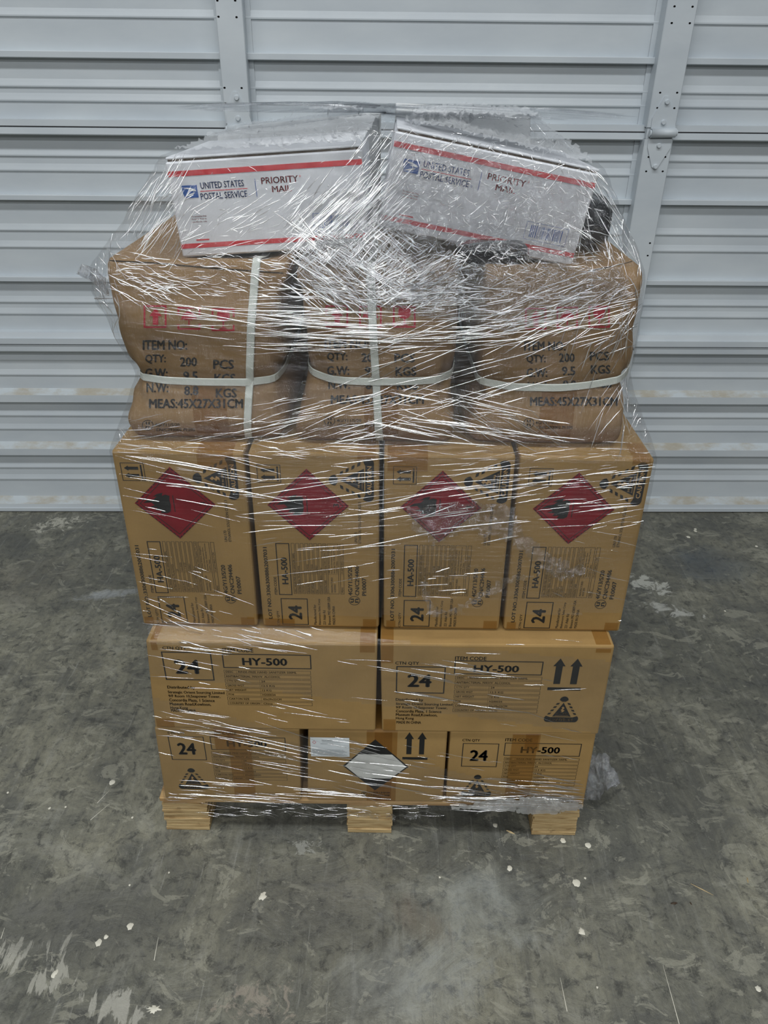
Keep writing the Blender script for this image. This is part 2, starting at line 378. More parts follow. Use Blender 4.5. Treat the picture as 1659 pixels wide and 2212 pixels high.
# ------------------------------------------------------------------ sectional door
door = bpy.data.objects.new('door_1', None); COL.objects.link(door); door['kind'] = 'structure'
door.location = DOOR_P; door.rotation_euler = (0, 0, DOOR_YAW)
def rib(z): return [(0, z + .020), (.0022, z + .011), (.0045, z + .003), (.0042, z - .0005), (0, z - .003)]
def ledge(zt, zb, p=.022): return [(0, zt + .002), (p - .001, zt + .0015), (p, zt), (p, zb + .002), (p - .003, zb), (0, zb)]
def low_ledge(zs, zt, zb, p=.024): return [(0, zs), (p, zt), (p, zb + .002), (p - .002, zb), (0, zb)]
SEC = [
 [(.030, .648), (.030, .626), (.027, .622), (0, .622)] + rib(.585) + rib(.532) + low_ledge(.483, .466, .438) + rib(.38) + rib(.328) + low_ledge(.278, .259, .232) + rib(.173) + rib(.124) + [(0, .052), (.028, .032), (.03, .018), (.034, .017), (.034, .004), (.0, .003)],
 [(.030, 1.299), (.032, 1.282), (.029, 1.279), (0, 1.279)] + rib(1.221) + rib(1.18) + ledge(1.113, 1.098) + rib(1.008) + rib(.957) + ledge(.868, .853) + rib(.783) + rib(.744) + [(0, .690), (.024, .688), (.030, .672), (.036, .671), (.036, .652), (.0, .651)],
 [(.030, 1.948), (.032, 1.93), (.029, 1.926), (0, 1.926)] + rib(1.87) + rib(1.82) + ledge(1.75, 1.735) + rib(1.665) + rib(1.572) + ledge(1.489, 1.473) + rib(1.402) + rib(1.366) + [(0, 1.321), (.027, 1.3195), (.028, 1.303), (0, 1.302)],
 [(.030, 2.60), (.03, 2.58), (0, 2.57)] + rib(2.5) + ledge(2.4, 2.385) + rib(2.3) + rib(2.2) + ledge(2.13, 2.115) + rib(2.02) + [(0, 1.972), (.028, 1.97), (.028, 1.952), (0, 1.951)]]
for k, prof in enumerate(SEC):
    prof = [(-.012, prof[0][1])] + prof + [(-.012, prof[-1][1])]
    xs = [-3.2, -1.6, 0, 1.6, 3.2]; v = [(x, -o, z) for o, z in prof for x in xs]
    n = len(xs); f = []; mi = []
    for i in range(len(prof) - 1):
        o0, z0 = prof[i]; o1, z1 = prof[i + 1]
        up = (o1 - o0) > .006 and (z0 - z1) > .004 and k < 2 and z0 < .7
        for j in range(n - 1): f.append((i * n + j, (i + 1) * n + j, (i + 1) * n + j + 1, i * n + j + 1)); mi.append(1 if up else 0)
    me = mesh('door_section', v, f); me.materials.append(M['door']); me.materials.append(M['dust']); me.polygons.foreach_set('material_index', mi)
    link('door_section', me, None, door)
link('bottom_seal', bevelled('bottom_seal', boxv(-3.2, 3.2, -.03, .0, .0005, .008), 0), 'rubber', door)
# stiles (upright channels), bolt holes, hinges
PO = .052
def stile(xl, xr, name):
    for z0, z1 in ((.02, .645), (.655, 1.285), (1.315, 1.94), (1.96, 2.58)):
        sec = [(xl - .016, -.001), (xl - .016, -.004), (xl - .002, -.004), (xl - .002, -PO + .002), (xl, -PO), (xr, -PO), (xr + .002, -PO + .002), (xr + .002, -.004), (xr + .016, -.004), (xr + .016, -.001)]
        n = len(sec); v = [(x, y, z) for z in (z0, z1) for x, y in sec]; f = [(i, i + 1, n + i + 1, n + i) for i in range(n - 1)]
        link('stile', mesh('stile', v, f), 'door', door)
    link('stile_plate', bevelled('stile_plate', boxv(xl + .001, xr - .001, -PO + .003, -.03, 1.2851, 1.3149), 0), 'door', door)
def disc(name, x, y, z, r, mat, h=.0, n=10, rz=None, parent=None):
    rz = rz or r; a = [2 * math.pi * i / n for i in range(n)]
    v = [(x + math.cos(q) * r, y, z + math.sin(q) * rz) for q in a] + [(x + .7 * math.cos(q) * r, y - h, z + .7 * math.sin(q) * rz) for q in a]
    f = [(i, (i + 1) % n, n + (i + 1) % n, n + i) for i in range(n)] + [tuple(range(n, 2 * n))]
    return link(name, mesh(name, v, f, False), mat, parent or door)
lx0, _ = hit_door(465, 0, PO); lx1, _ = hit_door(521, 0, PO); rx0, _ = hit_door(1445, 0, PO); rx1, _ = hit_door(1508, 0, PO)
stile(lx0, lx1, 'l'); stile(rx0, rx1, 'r')
HOLES = [(469.5, 1), (508, 1), (472, 36), (511, 37), (485, 189.5), (522, 190), (487, 223), (525, 224),
         (1457, 13.6), (1496, 14.3), (1451, 49.6), (1490, 50), (1426, 200), (1462.7, 200), (1420, 233), (1456.6, 233.5), (1401, 339), (1437, 339), (1395.7, 370), (1431.4, 370), (1404, 525), (1399, 552)]
for u, v in HOLES:
    x, z = hit_door(u, v, PO); disc('bolt_hole', x, -PO - .0006, z, .0034, 'dark', .0, 8, .0024)
def hinge(du, bolts):
    o = bpy.data.objects.new('hinge', None); COL.objects.link(o); o.parent = door
    def D(u, v, off): x, z = hit_door(u, v, off); return (x + du, -off, z)
    def plate(pts, name):
        b = [D(u, v, PO + .0036) for u, v in pts]; n = len(b); vv = b + [(x, -PO - .0002, z) for x, y, z in b]
        f = [tuple(range(n))] + [(i, n + i, n + (i + 1) % n, (i + 1) % n) for i in range(n)]
        link(name, mesh(name, vv, f), 'door', o)
    c = lambda p: [(1360 + a / 4.256, b / 4.254) for a, b in p]
    plate(c([(325, 885), (360, 885), (415, 1080), (425, 1195), (195, 1195), (210, 1085)]), 'hinge_leaf')
    plate(c([(175, 1275), (165, 1355), (203, 1535), (225, 1556), (255, 1545), (375, 1360), (395, 1275)]), 'hinge_leaf')
    a, b = D(1406, 288, PO + .008), D(1459, 287, PO + .008); n = 14; r = .0125
    v = [(p[0], p[1] + math.cos(2 * math.pi * i / n) * r, p[2] + math.sin(2 * math.pi * i / n) * r) for p in (a, b) for i in range(n)]
    link('hinge_barrel', mesh('hinge_barrel', v, [(i, (i + 1) % n, n + (i + 1) % n, n + i) for i in range(n)] + [tuple(range(n)), tuple(range(2 * n - 1, n - 1, -1))], True), 'door', o)
    for p, dx in ((a, -.004), (b, .004)):
        r2 = .009; v = [(p[0] + e, p[1] + math.cos(2 * math.pi * i / n) * r2, p[2] + math.sin(2 * math.pi * i / n) * r2) for e in (0, dx) for i in range(n)]
        link('hinge_pin', mesh('hinge_pin', v, [(i, (i + 1) % n, n + (i + 1) % n, n + i) for i in range(n)] + [tuple(range(n, 2 * n))]), 'door', o)
    for u, v in bolts:
        x, z = hit_door(u, v, PO + .004); disc('bolt', x + du, -PO - .0036, z, .0078, 'door', .006, 12, None, o)
hinge(0, [(1441, 220.5), (1433, 264.5), (1423.4, 314.5), (1415.7, 360)])
hinge((lx0 + lx1 - rx0 - rx1) / 2, [(1441, 220.5), (1433, 264.5), (1423.4, 314.5), (1415.7, 360)])

# ------------------------------------------------------------------ pallet
DECK = .105
pal = thing('pallet', 'plywood-block wooden pallet under the wrapped stack of cartons', 'pallet', (0, 0, 0))
XB = [(-.452, -.355), (-.052, .044), (.352, .449)]
def ply_block(x0, x1, y0, y1, z0, z1):
    v, f = [], []; n = 9; z = z0
    hs = [.7 + random.random() * .7 for _ in range(n)]; s = (z1 - z0) / sum(hs)
    for h in hs:
        h *= s; j = [random.uniform(-.0022, .0022) for _ in range(4)]; k = len(v)
        g = .0014
        v += boxv(x0 + j[0], x1 + j[1], y0 + j[2], y1 + j[3], z + g, z + h - g * .2); f += [tuple(i + k for i in q) for q in BOXF]; z += h
    k = len(v); v += boxv(x0 + .004, x1 - .004, y0 + .004, y1 - .004, z0, z1); f += [tuple(i + k for i in q) for q in BOXF]
    return mesh('block', v, f)
for x0, x1 in XB:
    for y0 in (.004, .37, .735):
        link('block', ply_block(x0, x1, y0, y0 + .14, .0, DECK - .021), 'ply', pal)
    link('stringer_board', bevelled('stringer_board', boxv(x0 + .003, x1 - .003, .006, .873, DECK - .0205, DECK - .0125), .001, 1), 'board', pal)
for i in range(6):
    y0 = .002 + i * .155
    link('deck_board', bevelled('deck_board', boxv(-.455, .453, y0, y0 + .098, DECK - .012, DECK), .002, 1), 'board', pal)

# ------------------------------------------------------------------ cartons
def carton(name, label, front, depth, mat='kraft', group=None, r=.004):
    """front: corners bl br tr tl as (x, z) with y; the root sits at the middle of the base"""
    (bl, br, tr, tl), y = front
    cx = (bl[0] + br[0]) / 2; z0 = min(bl[1], br[1]); o = Vector((cx, y + depth / 2, z0))
    root = thing(name, label, 'box', o, group)
    v = [(p[0], y, p[1]) for p in (bl, br, tr, tl)] + [(p[0], y + depth, p[1]) for p in (bl, br, tr, tl)]
    CONTENT.extend(v)
    link('body', bevelled('body', [Vector(p) - o for p in v], r), mat, root)
    return root
def at(root, y): return lambda x, z: (x - root.location.x, y - root.location.y, z - root.location.z)
def tape(root, pts, x0, x1, mat='tape', lift=.0007):
    """strip of tape along a (y, z) path, between x0 and x1 (scalars or pairs)"""
    o = root.location; a0, a1 = (x0 if isinstance(x0, tuple) else (x0, x0)), (x1 if isinstance(x1, tuple) else (x1, x1))
    n = len(pts); v = []
    for i, (y, z) in enumerate(pts):
        k = i / (n - 1); v += [(a0[0] + (a0[1] - a0[0]) * k - o.x, y - o.y, z - o.z), (a1[0] + (a1[1] - a1[0]) * k - o.x, y - o.y, z - o.z)]
    return link('tape', mesh('tape', v, [(2 * i, 2 * i + 1, 2 * i + 3, 2 * i + 2) for i in range(n - 1)]), mat, root)

class Sheet:
    """reads rectangles off a zoomed crop of the photograph onto the plane y = const"""
    def __init__(s, ox, oy, sc, y): s.o, s.sc, s.y = (ox, oy), sc, y
    def p(s, x, y): q = hit_y(s.o[0] + x / s.sc, s.o[1] + y / s.sc, s.y); return float(q[0]), float(q[2])
    def box(s, x0, y0, x1, y1):      # crop-pixel box -> (x0, z0, x1, z1)
        xm, ym = (x0 + x1) / 2, (y0 + y1) / 2
        return s.p(x0, ym)[0], s.p(xm, y1)[1], s.p(x1, ym)[0], s.p(xm, y0)[1]
    def quad(s, tl, tr, br, bl):
        a, b, c, d = (s.p(*q) for q in (tl, tr, br, bl))
        return (a[0] + d[0]) / 2, (c[1] + d[1]) / 2, (b[0] + c[0]) / 2, (a[1] + b[1]) / 2
def new_print():
    P = Print(); P.over = Print(); return P
def finish(P, root, y, label='black printed lettering and marks'):
    o, me = P.build('printing', at(root, y - .0005), root, label)
    if P.over.v:
        P.over.build('print_line', at(root, y - .0009), o)
    return o

ROWS = [('DESC', 'RINSE-FREE HAND SANITIZER 500ML'), ('ANTIBACTERIAL 70%V/V  ALCOHOL', None), ('CTN QTY', '24'), ('GROSS WGT', '12.5 KG'), ('NET WEIGHT', '12 KG'), ('PO#', 'H200034'), ('CARTON SIZE', '43x29x22CM'), ('COUNTRY OF ORIGIN', 'China')]
def tw(P, t, x0, zc, h, cw, bold=.6, mat='black_ink', maxw=None):     # text of height h starting at x0
    w_ = cw * len(t); w_ = min(w_, maxw) if maxw else w_
    P.text(t, x0, zc - h / 2, x0 + w_, zc + h / 2, 0, bold, mat)
def hy_table(P, x0, z0, x1, z1):
    n = 8; p = (z1 - z0) / n; hgt = p * .78; wd = x1 - x0
    for i, (a, b) in enumerate(ROWS):
        zt = z1 - i * p; P.frame(x0, zt - hgt, x1, zt, .0006)
        zc = zt - hgt / 2; cw = wd / 46
        if b is None: tw(P, a, x0 + wd * .015, zc, hgt * .52, cw, maxw=wd * .65)
        elif i == 0:
            tw(P, a, x0 + wd * .02, zc, hgt * .52, cw, maxw=wd * .11); P.rect(x0 + wd * .145, zt - hgt, x0 + wd * .147, zt); tw(P, b, x0 + wd * .165, zc, hgt * .52, cw, maxw=wd * .70)
        else:
            tw(P, a, x0 + wd * .02, zc, hgt * .52, cw, maxw=wd * .36); P.rect(x0 + wd * .40, zt - hgt, x0 + wd * .402, zt); tw(P, b, x0 + wd * .42, zc, hgt * .52, cw)

# ---- bottom layer
Z1, Z1T = DECK + .001, .319
S = Sheet(320, 1560, 4.74, 0.)
c1 = carton('carton', 'short kraft carton at the left end of the bottom row on the pallet', ([(-.441, Z1), (-.150, Z1), (-.143, Z1T), (-.434, Z1T - .003)], 0.), .43, 'kraft', 'cartons in the bottom row')
P = new_print()
P.text('CTN QTY', *S.box(200, 97, 372, 124)); P.frame(*S.quad((205, 137), (573, 152), (598, 390), (238, 380)), .0016); P.text('24', *S.box(302, 210, 490, 330), 0, 2.)
P.text('ITEM CODE', *S.box(630, 97, 905, 126)); P.frame(*S.quad((632, 143), (1405, 160), (1412, 292), (645, 280)), .0016); P.text('HY-500', *S.box(805, 190, 1215, 252), 0, 1.6)
hy_table(P, *S.quad((652, 297), (1412, 312), (1422, 607), (682, 588)))
b = S.box(300, 470, 610, 682); caution(P, (b[0] + b[2]) / 2, b[1], b[2] - b[0], b[3] - b[1]); finish(P, c1, 0.)
x0, _, x1, _ = S.box(862, 300, 1080, 500); tape(c1, [(-.0012, Z1 + .002), (-.0012, Z1T - .004), (.004, Z1T + .0008), (.2, Z1T + .0008)], (x0 - .004, x0), (x1 - .003, x1))
tape(c1, [(-.0018, Z1T - .06), (-.0018, Z1T - .004), (.004, Z1T + .0012)], x0 - .03, x0 + .01)
S = Sheet(640, 1560, 4.879, 0.)
c2 = carton('carton', 'middle kraft carton of the bottom row with black and white diamond and pasted paper', ([(-.137, Z1), (.152, Z1), (.152, Z1T - .002), (-.127, Z1T - .004)], .001), .43, 'kraft', 'cartons in the bottom row')
P = new_print()
dm = [S.p(833, 185), S.p(1185, 470), S.p(828, 720), S.p(490, 465)]
xc = (dm[0][0] + dm[2][0]) / 2; zt, zb = dm[0][1], dm[2][1]; zm = (dm[1][1] + dm[3][1]) / 2; xr, xl = dm[1][0], dm[3][0]
P.poly([(xc, zt), (xl, zm), (xc, zb), (xr, zm)])
z_a, z_b = S.p(830, 340)[1], S.p(830, 592)[1]
def wid(z, e): k = (1 - (z - zm) / (zt - zm)) if z > zm else (1 - (zm - z) / (zm - zb)); return (xl + (xc - xl) * (1 - k) + e, xr - (xr - xc) * (1 - k) - e)
P.over.poly([(wid(z_a, .003)[0], z_a), (xl + .005, zm), (wid(z_b, .003)[0], z_b), (wid(z_b, .003)[1], z_b), (xr - .005, zm), (wid(z_a, .003)[1], z_a)], 'white_ink')
arrows_up(P, *S.box(1122, 110, 1390, 397))
b = S.box(682, 734, 748, 780); P.ring((b[0] + b[2]) / 2, (b[1] + b[3]) / 2, (b[2] - b[0]) / 2, (b[3] - b[1]) / 2, .0012); P.text('u', b[0] + .004, (b[1] + b[3]) / 2 + .0004, b[2] - .004, b[3] - .002); P.text('n', b[0] + .004, b[1] + .002, b[2] - .004, (b[1] + b[3]) / 2 - .0004)
P.text('4GV/X13/S/20', *S.box(755, 736, 985, 753)); P.text('CN/C311308', *S.box(757, 763, 985, 780)); P.text('PI:0170', *S.box(757, 790, 892, 806))
finish(P, c2, .001)
x0, _, x1, _ = S.box(750, 300, 1068, 700); tape(c2, [(.0008, Z1 + .002), (.0008, Z1T - .006), (.005, Z1T), (.2, Z1T)], (x0 - .002, x0), (x1 - .003, x1))
tape(c2, [(.00065, Z1 + .002), (.00065, Z1T - .006)], (x0 + .012, x0 + .015), (x0 + .05, x0 + .05))
q = S.quad((147, 160), (550, 162), (570, 365), (155, 357)); sh = Print(); sh.rect(*q, 'paper'); pa, _ = sh.build('label_sheet', at(c2, -.0004), c2, 'white pasted paper sheet with small grey print')
sh = Print(); w_, h_ = q[2] - q[0], q[3] - q[1]
sh.text('Hand Sanitizer', q[0] + w_ * .3, q[1] + h_ * .83, q[0] + w_ * .62, q[1] + h_ * .89, 0, .5, 'grey_ink')
for k, (a, b2) in enumerate(((.30, .86), (.26, .58))): sh.rect(q[0] + w_ * a, q[1] + h_ * (.77 - .1 * k), q[0] + w_ * b2, q[1] + h_ * (.785 - .1 * k), 'grey_ink')
for k in range(6): sh.rect(q[0] + w_ * .04, q[1] + h_ * (.08 + .055 * k), q[0] + w_ * (.94 - .05 * (k % 3)), q[1] + h_ * (.095 + .055 * k), 'grey_ink')
sh.bars([(q[0] + w_ * .1, q[1] + h_ * .83), (q[0] + w_ * .145, q[1] + h_ * .75), (q[0] + w_ * .1, q[1] + h_ * .67), (q[0] + w_ * .055, q[1] + h_ * .75)], .0007, 'postal_red')
sh.build('print_line', at(c2, -.0007), pa)
S = Sheet(950, 1560, 4.1475, 0.)
c3 = carton('carton', 'short kraft carton at the right end of the bottom row on the pallet', ([(.158, Z1), (.452, Z1), (.447, Z1T + .003), (.157, Z1T)], 0.), .43, 'kraft', 'cartons in the bottom row')
P = new_print()
P.text('CTN QTY', *S.box(202, 150, 360, 175)); P.frame(*S.quad((203, 188), (530, 190), (512, 398), (193, 397)), .0016); P.text('24', *S.box(268, 248, 432, 346), 0, 2.)
P.text('ITEM CODE', *S.box(587, 145, 830, 172)); P.frame(*S.quad((582, 186), (1272, 190), (1255, 305), (572, 300)), .0016); P.text('HY-500', *S.box(725, 220, 1078, 278), 0, 1.6)
hy_table(P, *S.quad((572, 316), (1247, 322), (1207, 580), (550, 568)))
b = S.box(195, 470, 468, 662); caution(P, (b[0] + b[2]) / 2, b[1], b[2] - b[0], b[3] - b[1]); finish(P, c3, 0.)
x0, _, x1, _ = S.box(622, 200, 850, 600); tape(c3, [(-.0012, Z1 + .002), (-.0012, Z1T - .004), (.004, Z1T + .0008), (.2, Z1T + .0008)], (x0 - .002, x0), (x1 - .002, x1))
tape(c3, [(-.0018, Z1T - .05), (-.0018, Z1T - .004), (.004, Z1T + .0012)], x0 + .025, x1 + .002)

# ---- second layer
Y2 = -.005; Z2, Z2T = .3225, .546
S = Sheet(290, 1340, 3.016, Y2)
d1 = carton('carton', 'wide kraft carton on the left of the second row, item table and no arrows', ([(-.430, Z2), (.008, Z2), (.011, Z2T - .001), (-.415, Z2T)], Y2), .29, 'kraft', 'wide cartons in the second row')
P = new_print()
P.text('CTN QTY', *S.box(183, 170, 340, 192)); P.frame(*S.quad((173, 197), (503, 212), (522, 397), (205, 380)), .0022); P.text('24', *S.box(262, 255, 430, 348), 0, 2.)
P.text('ITEM CODE', *S.box(575, 181, 775, 206)); P.frame(*S.quad((570, 212), (1153, 228), (1153, 318), (580, 308)), .002); P.text('HY-500', *S.box(703, 245, 997, 294), 0, 1.8)
hy_table(P, *S.quad((590, 320), (1153, 332), (1158, 566), (606, 552)))
P.text('Distributed by', *S.box(216, 426, 396, 450), 0, 1.2)
ADDR = ['Strategic Orient Sourcing Limited', '9/F Room 10,Seapower Tower,', 'Concordia Plaza, 1 Science', 'Museum Road,Kowloon,', 'Hong Kong']
for k, (tx, xr) in enumerate(zip(ADDR, (588, 560, 524, 500, 350))): P.text(tx, *S.box(220 + 4 * k, 460 + 25 * k, xr, 482 + 25 * k), 0, 1.2)
P.text('MADE IN CHINA', *S.box(240, 577, 402, 596), 0, 1.2); finish(P, d1, Y2)
x0, _, x1, _ = S.box(1470, 90, 1568, 200); tape(d1, [(Y2 - .0012, Z2T - .020), (Y2 - .0012, Z2T - .004), (Y2 + .004, Z2T + .001), (.1, Z2T + .001)], x0, x1)
x0, _, x1, _ = S.box(84, 60, 140, 150); tape(d1, [(Y2 - .0012, Z2T - .022), (Y2 - .0012, Z2T - .004), (Y2 + .004, Z2T + .001), (.1, Z2T + .001)], x0 + .004, x1)
x0, _, x1, _ = S.box(142, 610, 258, 690); tape(d1, [(Y2 - .0012, Z2 + .003), (Y2 - .0012, Z2 + .026)], x0, x1)
S = Sheet(800, 1340, 3.016, Y2)
d2 = carton('carton', 'wide kraft carton on the right of the second row, with two black arrows', ([(.021, Z2), (.449, Z2), (.445, Z2T + .003), (.016, Z2T)], Y2), .29, 'kraft', 'wide cartons in the second row')
P = new_print()
P.text('CTN QTY', *S.box(162, 268, 318, 291)); P.frame(*S.quad((165, 298), (488, 300), (485, 473), (170, 475)), .0022); P.text('24', *S.box(240, 350, 400, 434), 0, 2.)
P.text('ITEM CODE', *S.box(552, 235, 757, 259)); P.frame(*S.quad((547, 264), (1130, 264), (1117, 355), (547, 352)), .002); P.text('HY-500', *S.box(672, 292, 970, 337), 0, 1.8)
hy_table(P, *S.quad((546, 364), (1113, 364), (1092, 606), (543, 606)))
P.text('Distributed by', *S.box(165, 507, 345, 530), 0, 1.2)
for k, (tx, xr) in enumerate(zip(ADDR, (535, 502, 463, 437, 283))): P.text(tx, *S.box(166, 537 + 23 * k, xr, 557 + 23 * k), 0, 1.2)
P.text('MADE IN CHINA', *S.box(170, 655, 330, 672), 0, 1.2)
arrows_up(P, *S.box(1168, 248, 1388, 455)); b = S.box(1140, 495, 1365, 662); caution(P, (b[0] + b[2]) / 2, b[1], b[2] - b[0], b[3] - b[1]); finish(P, d2, Y2)
x0, _, x1, _ = S.box(70, 60, 152, 200); tape(d2, [(Y2 - .0012, Z2T - .045), (Y2 - .0012, Z2T - .004), (Y2 + .004, Z2T + .001), (.1, Z2T + .001)], x0, x1)
x0, _, x1, _ = S.box(1480, 90, 1580, 190); tape(d2, [(Y2 - .0012, Z2T - .012), (Y2 - .0012, Z2T - .003), (Y2 + .004, Z2T + .003), (.1, Z2T + .003)], x0, x1)
x0, _, x1, _ = S.box(85, 620, 165, 715); tape(d2, [(Y2 - .0012, Z2 + .003), (Y2 - .0012, Z2 + .034)], x0, x1)

# ---- tall cartons of the third layer
Y3, Z3, Z3T = .035, .550, .912
S = Sheet(530, 930, 4.916, Y3)
HP = new_print(); bx0 = S.p(175, 2097)[0]
def T(s_, xa, ya, xb, yb, th, bold=1.):             # lettering that reads upward: bottom end, top end, thickness in crop pixels
    a, b = S.p(xa, ya), S.p(xb, yb); xm = (a[0] + b[0]) / 2; h = abs(S.p(xa + th / 2, ya)[0] - S.p(xa - th / 2, ya)[0]) / 2
    HP.text(s_, xm - h, a[1], xm + h, b[1], 1, bold)
q = S.quad((97, 362), (355, 358), (362, 553), (106, 549)); HP.frame(*q, .0011)
w_, h_ = q[2] - q[0], q[3] - q[1]; arrows_up(HP, q[0] + w_ * .14, q[1] + h_ * .1, q[2] - w_ * .1, q[3] - h_ * .1, 1)
dm = [S.p(630, 403), S.p(1105, 795), S.p(675, 1165), S.p(218, 798)]
dcx, dcz = sum(p[0] for p in dm) / 4, sum(p[1] for p in dm) / 4; rx_, rz_ = (dm[1][0] - dm[3][0]) / 2, (dm[0][1] - dm[2][1]) / 2
HP.poly([(dcx, dcz + rz_), (dcx - rx_, dcz), (dcx, dcz - rz_), (dcx + rx_, dcz)], 'red_ink')
O = HP.over
O.bars([(dcx, dcz + rz_ * .86), (dcx - rx_ * .86, dcz), (dcx, dcz - rz_ * .86), (dcx + rx_ * .86, dcz)], .0011, 'black_ink')
for k in range(4):
    e = [(0, 1), (-1, 0), (0, -1), (1, 0)]; a, b = np.array(e[k]), np.array(e[(k + 1) % 4])
    for j in range(12):
        p0, p1 = a + (b - a) * (j + .15) / 12, a + (b - a) * (j + .8) / 12
        n_ = (p0 + p1) / 2; 
        O.poly([(dcx + p0[0] * rx_ * .985, dcz + p0[1] * rz_ * .985), (dcx + p1[0] * rx_ * .985, dcz + p1[1] * rz_ * .985), (dcx + p1[0] * rx_ * .955, dcz + p1[1] * rz_ * .955), (dcx + p0[0] * rx_ * .955, dcz + p0[1] * rz_ * .955)], 'black_ink')
fl = [(0, 0), (.10, .02), (.2, .0), (.23, .1), (.20, .2), (.27, .17), (.24, .32), (.17, .45), (.19, .33), (.12, .42), (.10, .58), (.03, .72), (.045, .5), (-.02, .42), (-.06, .56), (-.08, .36), (-.14, .42), (-.13, .25), (-.2, .3), (-.2, .12), (-.16, .03)]
a, b = S.p(610, 790), S.p(390, 790); fs = (a[0] - b[0]) / .52
O.poly([(a[0] - z * fs, a[1] + (x - .03) * fs * 1.25) for x, z in fl], 'black_ink')
a, b = S.p(640, 705), S.p(652, 880); O.rect(a[0] - .0006, b[1], a[0] + .0008, a[1], 'black_ink')
a, b = S.p(930, 815), S.p(992, 775); O.text('3', a[0], a[1], b[0], b[1], 1, .5, 'black_ink')
b_ = S.quad((1370, 300), (1370, 750), (880, 750), (880, 300)); a0, a1 = S.p(1372, 530), S.p(880, 530); t0, t1 = S.p(1330, 298), S.p(1330, 755)
caution(HP, a0[0], (t0[1] + t1[1]) / 2, t0[1] - t1[1], a0[0] - a1[0], 1)
T('UN1170', 1178, 1197, 1172, 1080, 32, .6); T('ETHANOL SOLUTION CLASS 3', 1222, 1197, 1212, 758, 30, .6)
T('LOT NO.:33063008862007031', 250, 1996, 186, 1236, 40, 1.2); T('ITEM CODE', 309, 1740, 298, 1552, 30, .8); T('HA-500', 409, 1630, 393, 1345, 70, 1.6)
HP.frame(*S.quad((297, 1194), (446, 1194), (490, 1741), (345, 1746)), .0016)
HR = [('DESC', 'RINSE-FREE HAND SANITIZER 500ML'), ('ANTIBACTERIAL 70% ALCOHOL', None), ('CTN QTY', '24'), ('GROSS WGT', '12.3 KGS'), ('NET WEIGHT', '11.7 KGS'), ('PO#', 'H200021'), ('COUNTRY OF ORIGIN', 'China'), ('MANUFACTURER', 'Zhejiang Cabin Supplies Co., Ltd')]
zb_, zt_ = S.p(600, 1730)[1], S.p(560, 1196)[1]; L = zt_ - zb_
for k, (a, b) in enumerate(HR):
    xa, xb = S.p(503 + 47 * k, 1730)[0], S.p(539 + 47 * k, 1730)[0]; HP.frame(xa, zb_, xb, zt_, .0006)
    xi, xo = xa + (xb - xa) * .26, xb - (xb - xa) * .2; cw = L / 46
    HP.text(a, xi, zb_ + L * .02, xo, zb_ + L * .02 + min(cw * len(a), L * .36 if b else L * .62), 1, .4)
    if b:
        s0 = .12 if k == 0 else .40; HP.rect(xa, zb_ + L * s0, xb, zb_ + L * (s0 + .003)); HP.text(b, xi, zb_ + L * (s0 + .02), xo, zb_ + L * (s0 + .02) + min(cw * len(b), L * (.96 - s0)), 1, .4)
xa, xb = S.p(880, 1730)[0], S.p(995, 1730)[0]; HP.frame(xa, zb_, xb, zt_, .0006); HP.rect(xa, zb_ + L * .4, xb, zb_ + L * .403); ww = xb - xa
for k, (tx, ln) in enumerate((('MANUFACTURED', .31), ('ADDRESS', .17))): HP.text(tx, xa + ww * (.25 + .27 * k), zb_ + L * .03, xa + ww * (.42 + .27 * k), zb_ + L * (.03 + ln), 1, .4)
for k, (tx, ln) in enumerate((('188 Putuan Avenue, Shengzhou', .50), ('Economic Development Zone,', .48), ('Shaoxing City, Zhejiang Province', .55), ('312073, China', .24))): HP.text(tx, xa + ww * (.06 + .235 * k), zb_ + L * .42, xa + ww * (.22 + .235 * k), zb_ + L * (.42 + ln), 1, .4)
xa, xb = S.p(1010, 1730)[0], S.p(1050, 1730)[0]; HP.frame(xa, zb_, xb, zt_, .0006); HP.rect(xa, zb_ + L * .4, xb, zb_ + L * .403); ww = xb - xa
HP.text('MEAS', xa + ww * .25, zb_ + L * .03, xa + ww * .75, zb_ + L * .14, 1, .4); HP.text('31.6X37.8X21.7 CM', xa + ww * .25, zb_ + L * .42, xa + ww * .75, zb_ + L * .80, 1, .4)
T('CTN QTY', 338, 2068, 332, 1912, 28, .8); HP.frame(*S.quad((352, 1783), (650, 1778), (664, 2058), (384, 2062)), .0016); T('24', 520, 2006, 512, 1856, 146, 2.)
for k, (tx, y1_) in enumerate((('Manufactured for', 1846), ('Blakemore Sales Corp', 1786), ('221 Adair Rd', 1908), ('Branson MO 65809 USA', 1764), ('MADE IN CHINA', 1862))): T(tx, 733 + 51 * k, 2060, 730 + 51 * k, y1_, 29, .6)
a = S.p(1160, 1805); r1, r2 = abs(S.p(1222, 1805)[0] - a[0]), abs(S.p(1160, 1757)[1] - a[1]); HP.ring(a[0], a[1], r1, r2, .0011)
HP.text('u', a[0] - r1 * .72, a[1] - r2 * .45, a[0] - r1 * .08, a[1] + r2 * .45, 1, 1.); HP.text('n', a[0] + r1 * .08, a[1] - r2 * .45, a[0] + r1 * .72, a[1] + r2 * .45, 1, 1.)
T('4G/Y13/S/20', 1119, 1750, 1107, 1445, 46, 1.2); T('CN/C294406', 1192, 1750, 1185, 1440, 46, 1.2); T('PI:0007', 1268, 1752, 1262, 1565, 46, 1.2)
HAX = [(-.430, -.2145, -.428, -.2105), (-.2045, .0130, -.2040, .0115), (.0215, .2375, .0190, .2345), (.2460, .463, .2415, .461)]
HAL = ['leftmost of the four tall kraft cartons with a red flame diamond',
       'tall kraft carton with a red flame diamond, second from the left of four',
       'tall kraft carton with red diamond half veiled by a torn film tail, third of four',
       'rightmost of the four tall kraft cartons with a red flame diamond']
hm = None; ha = []
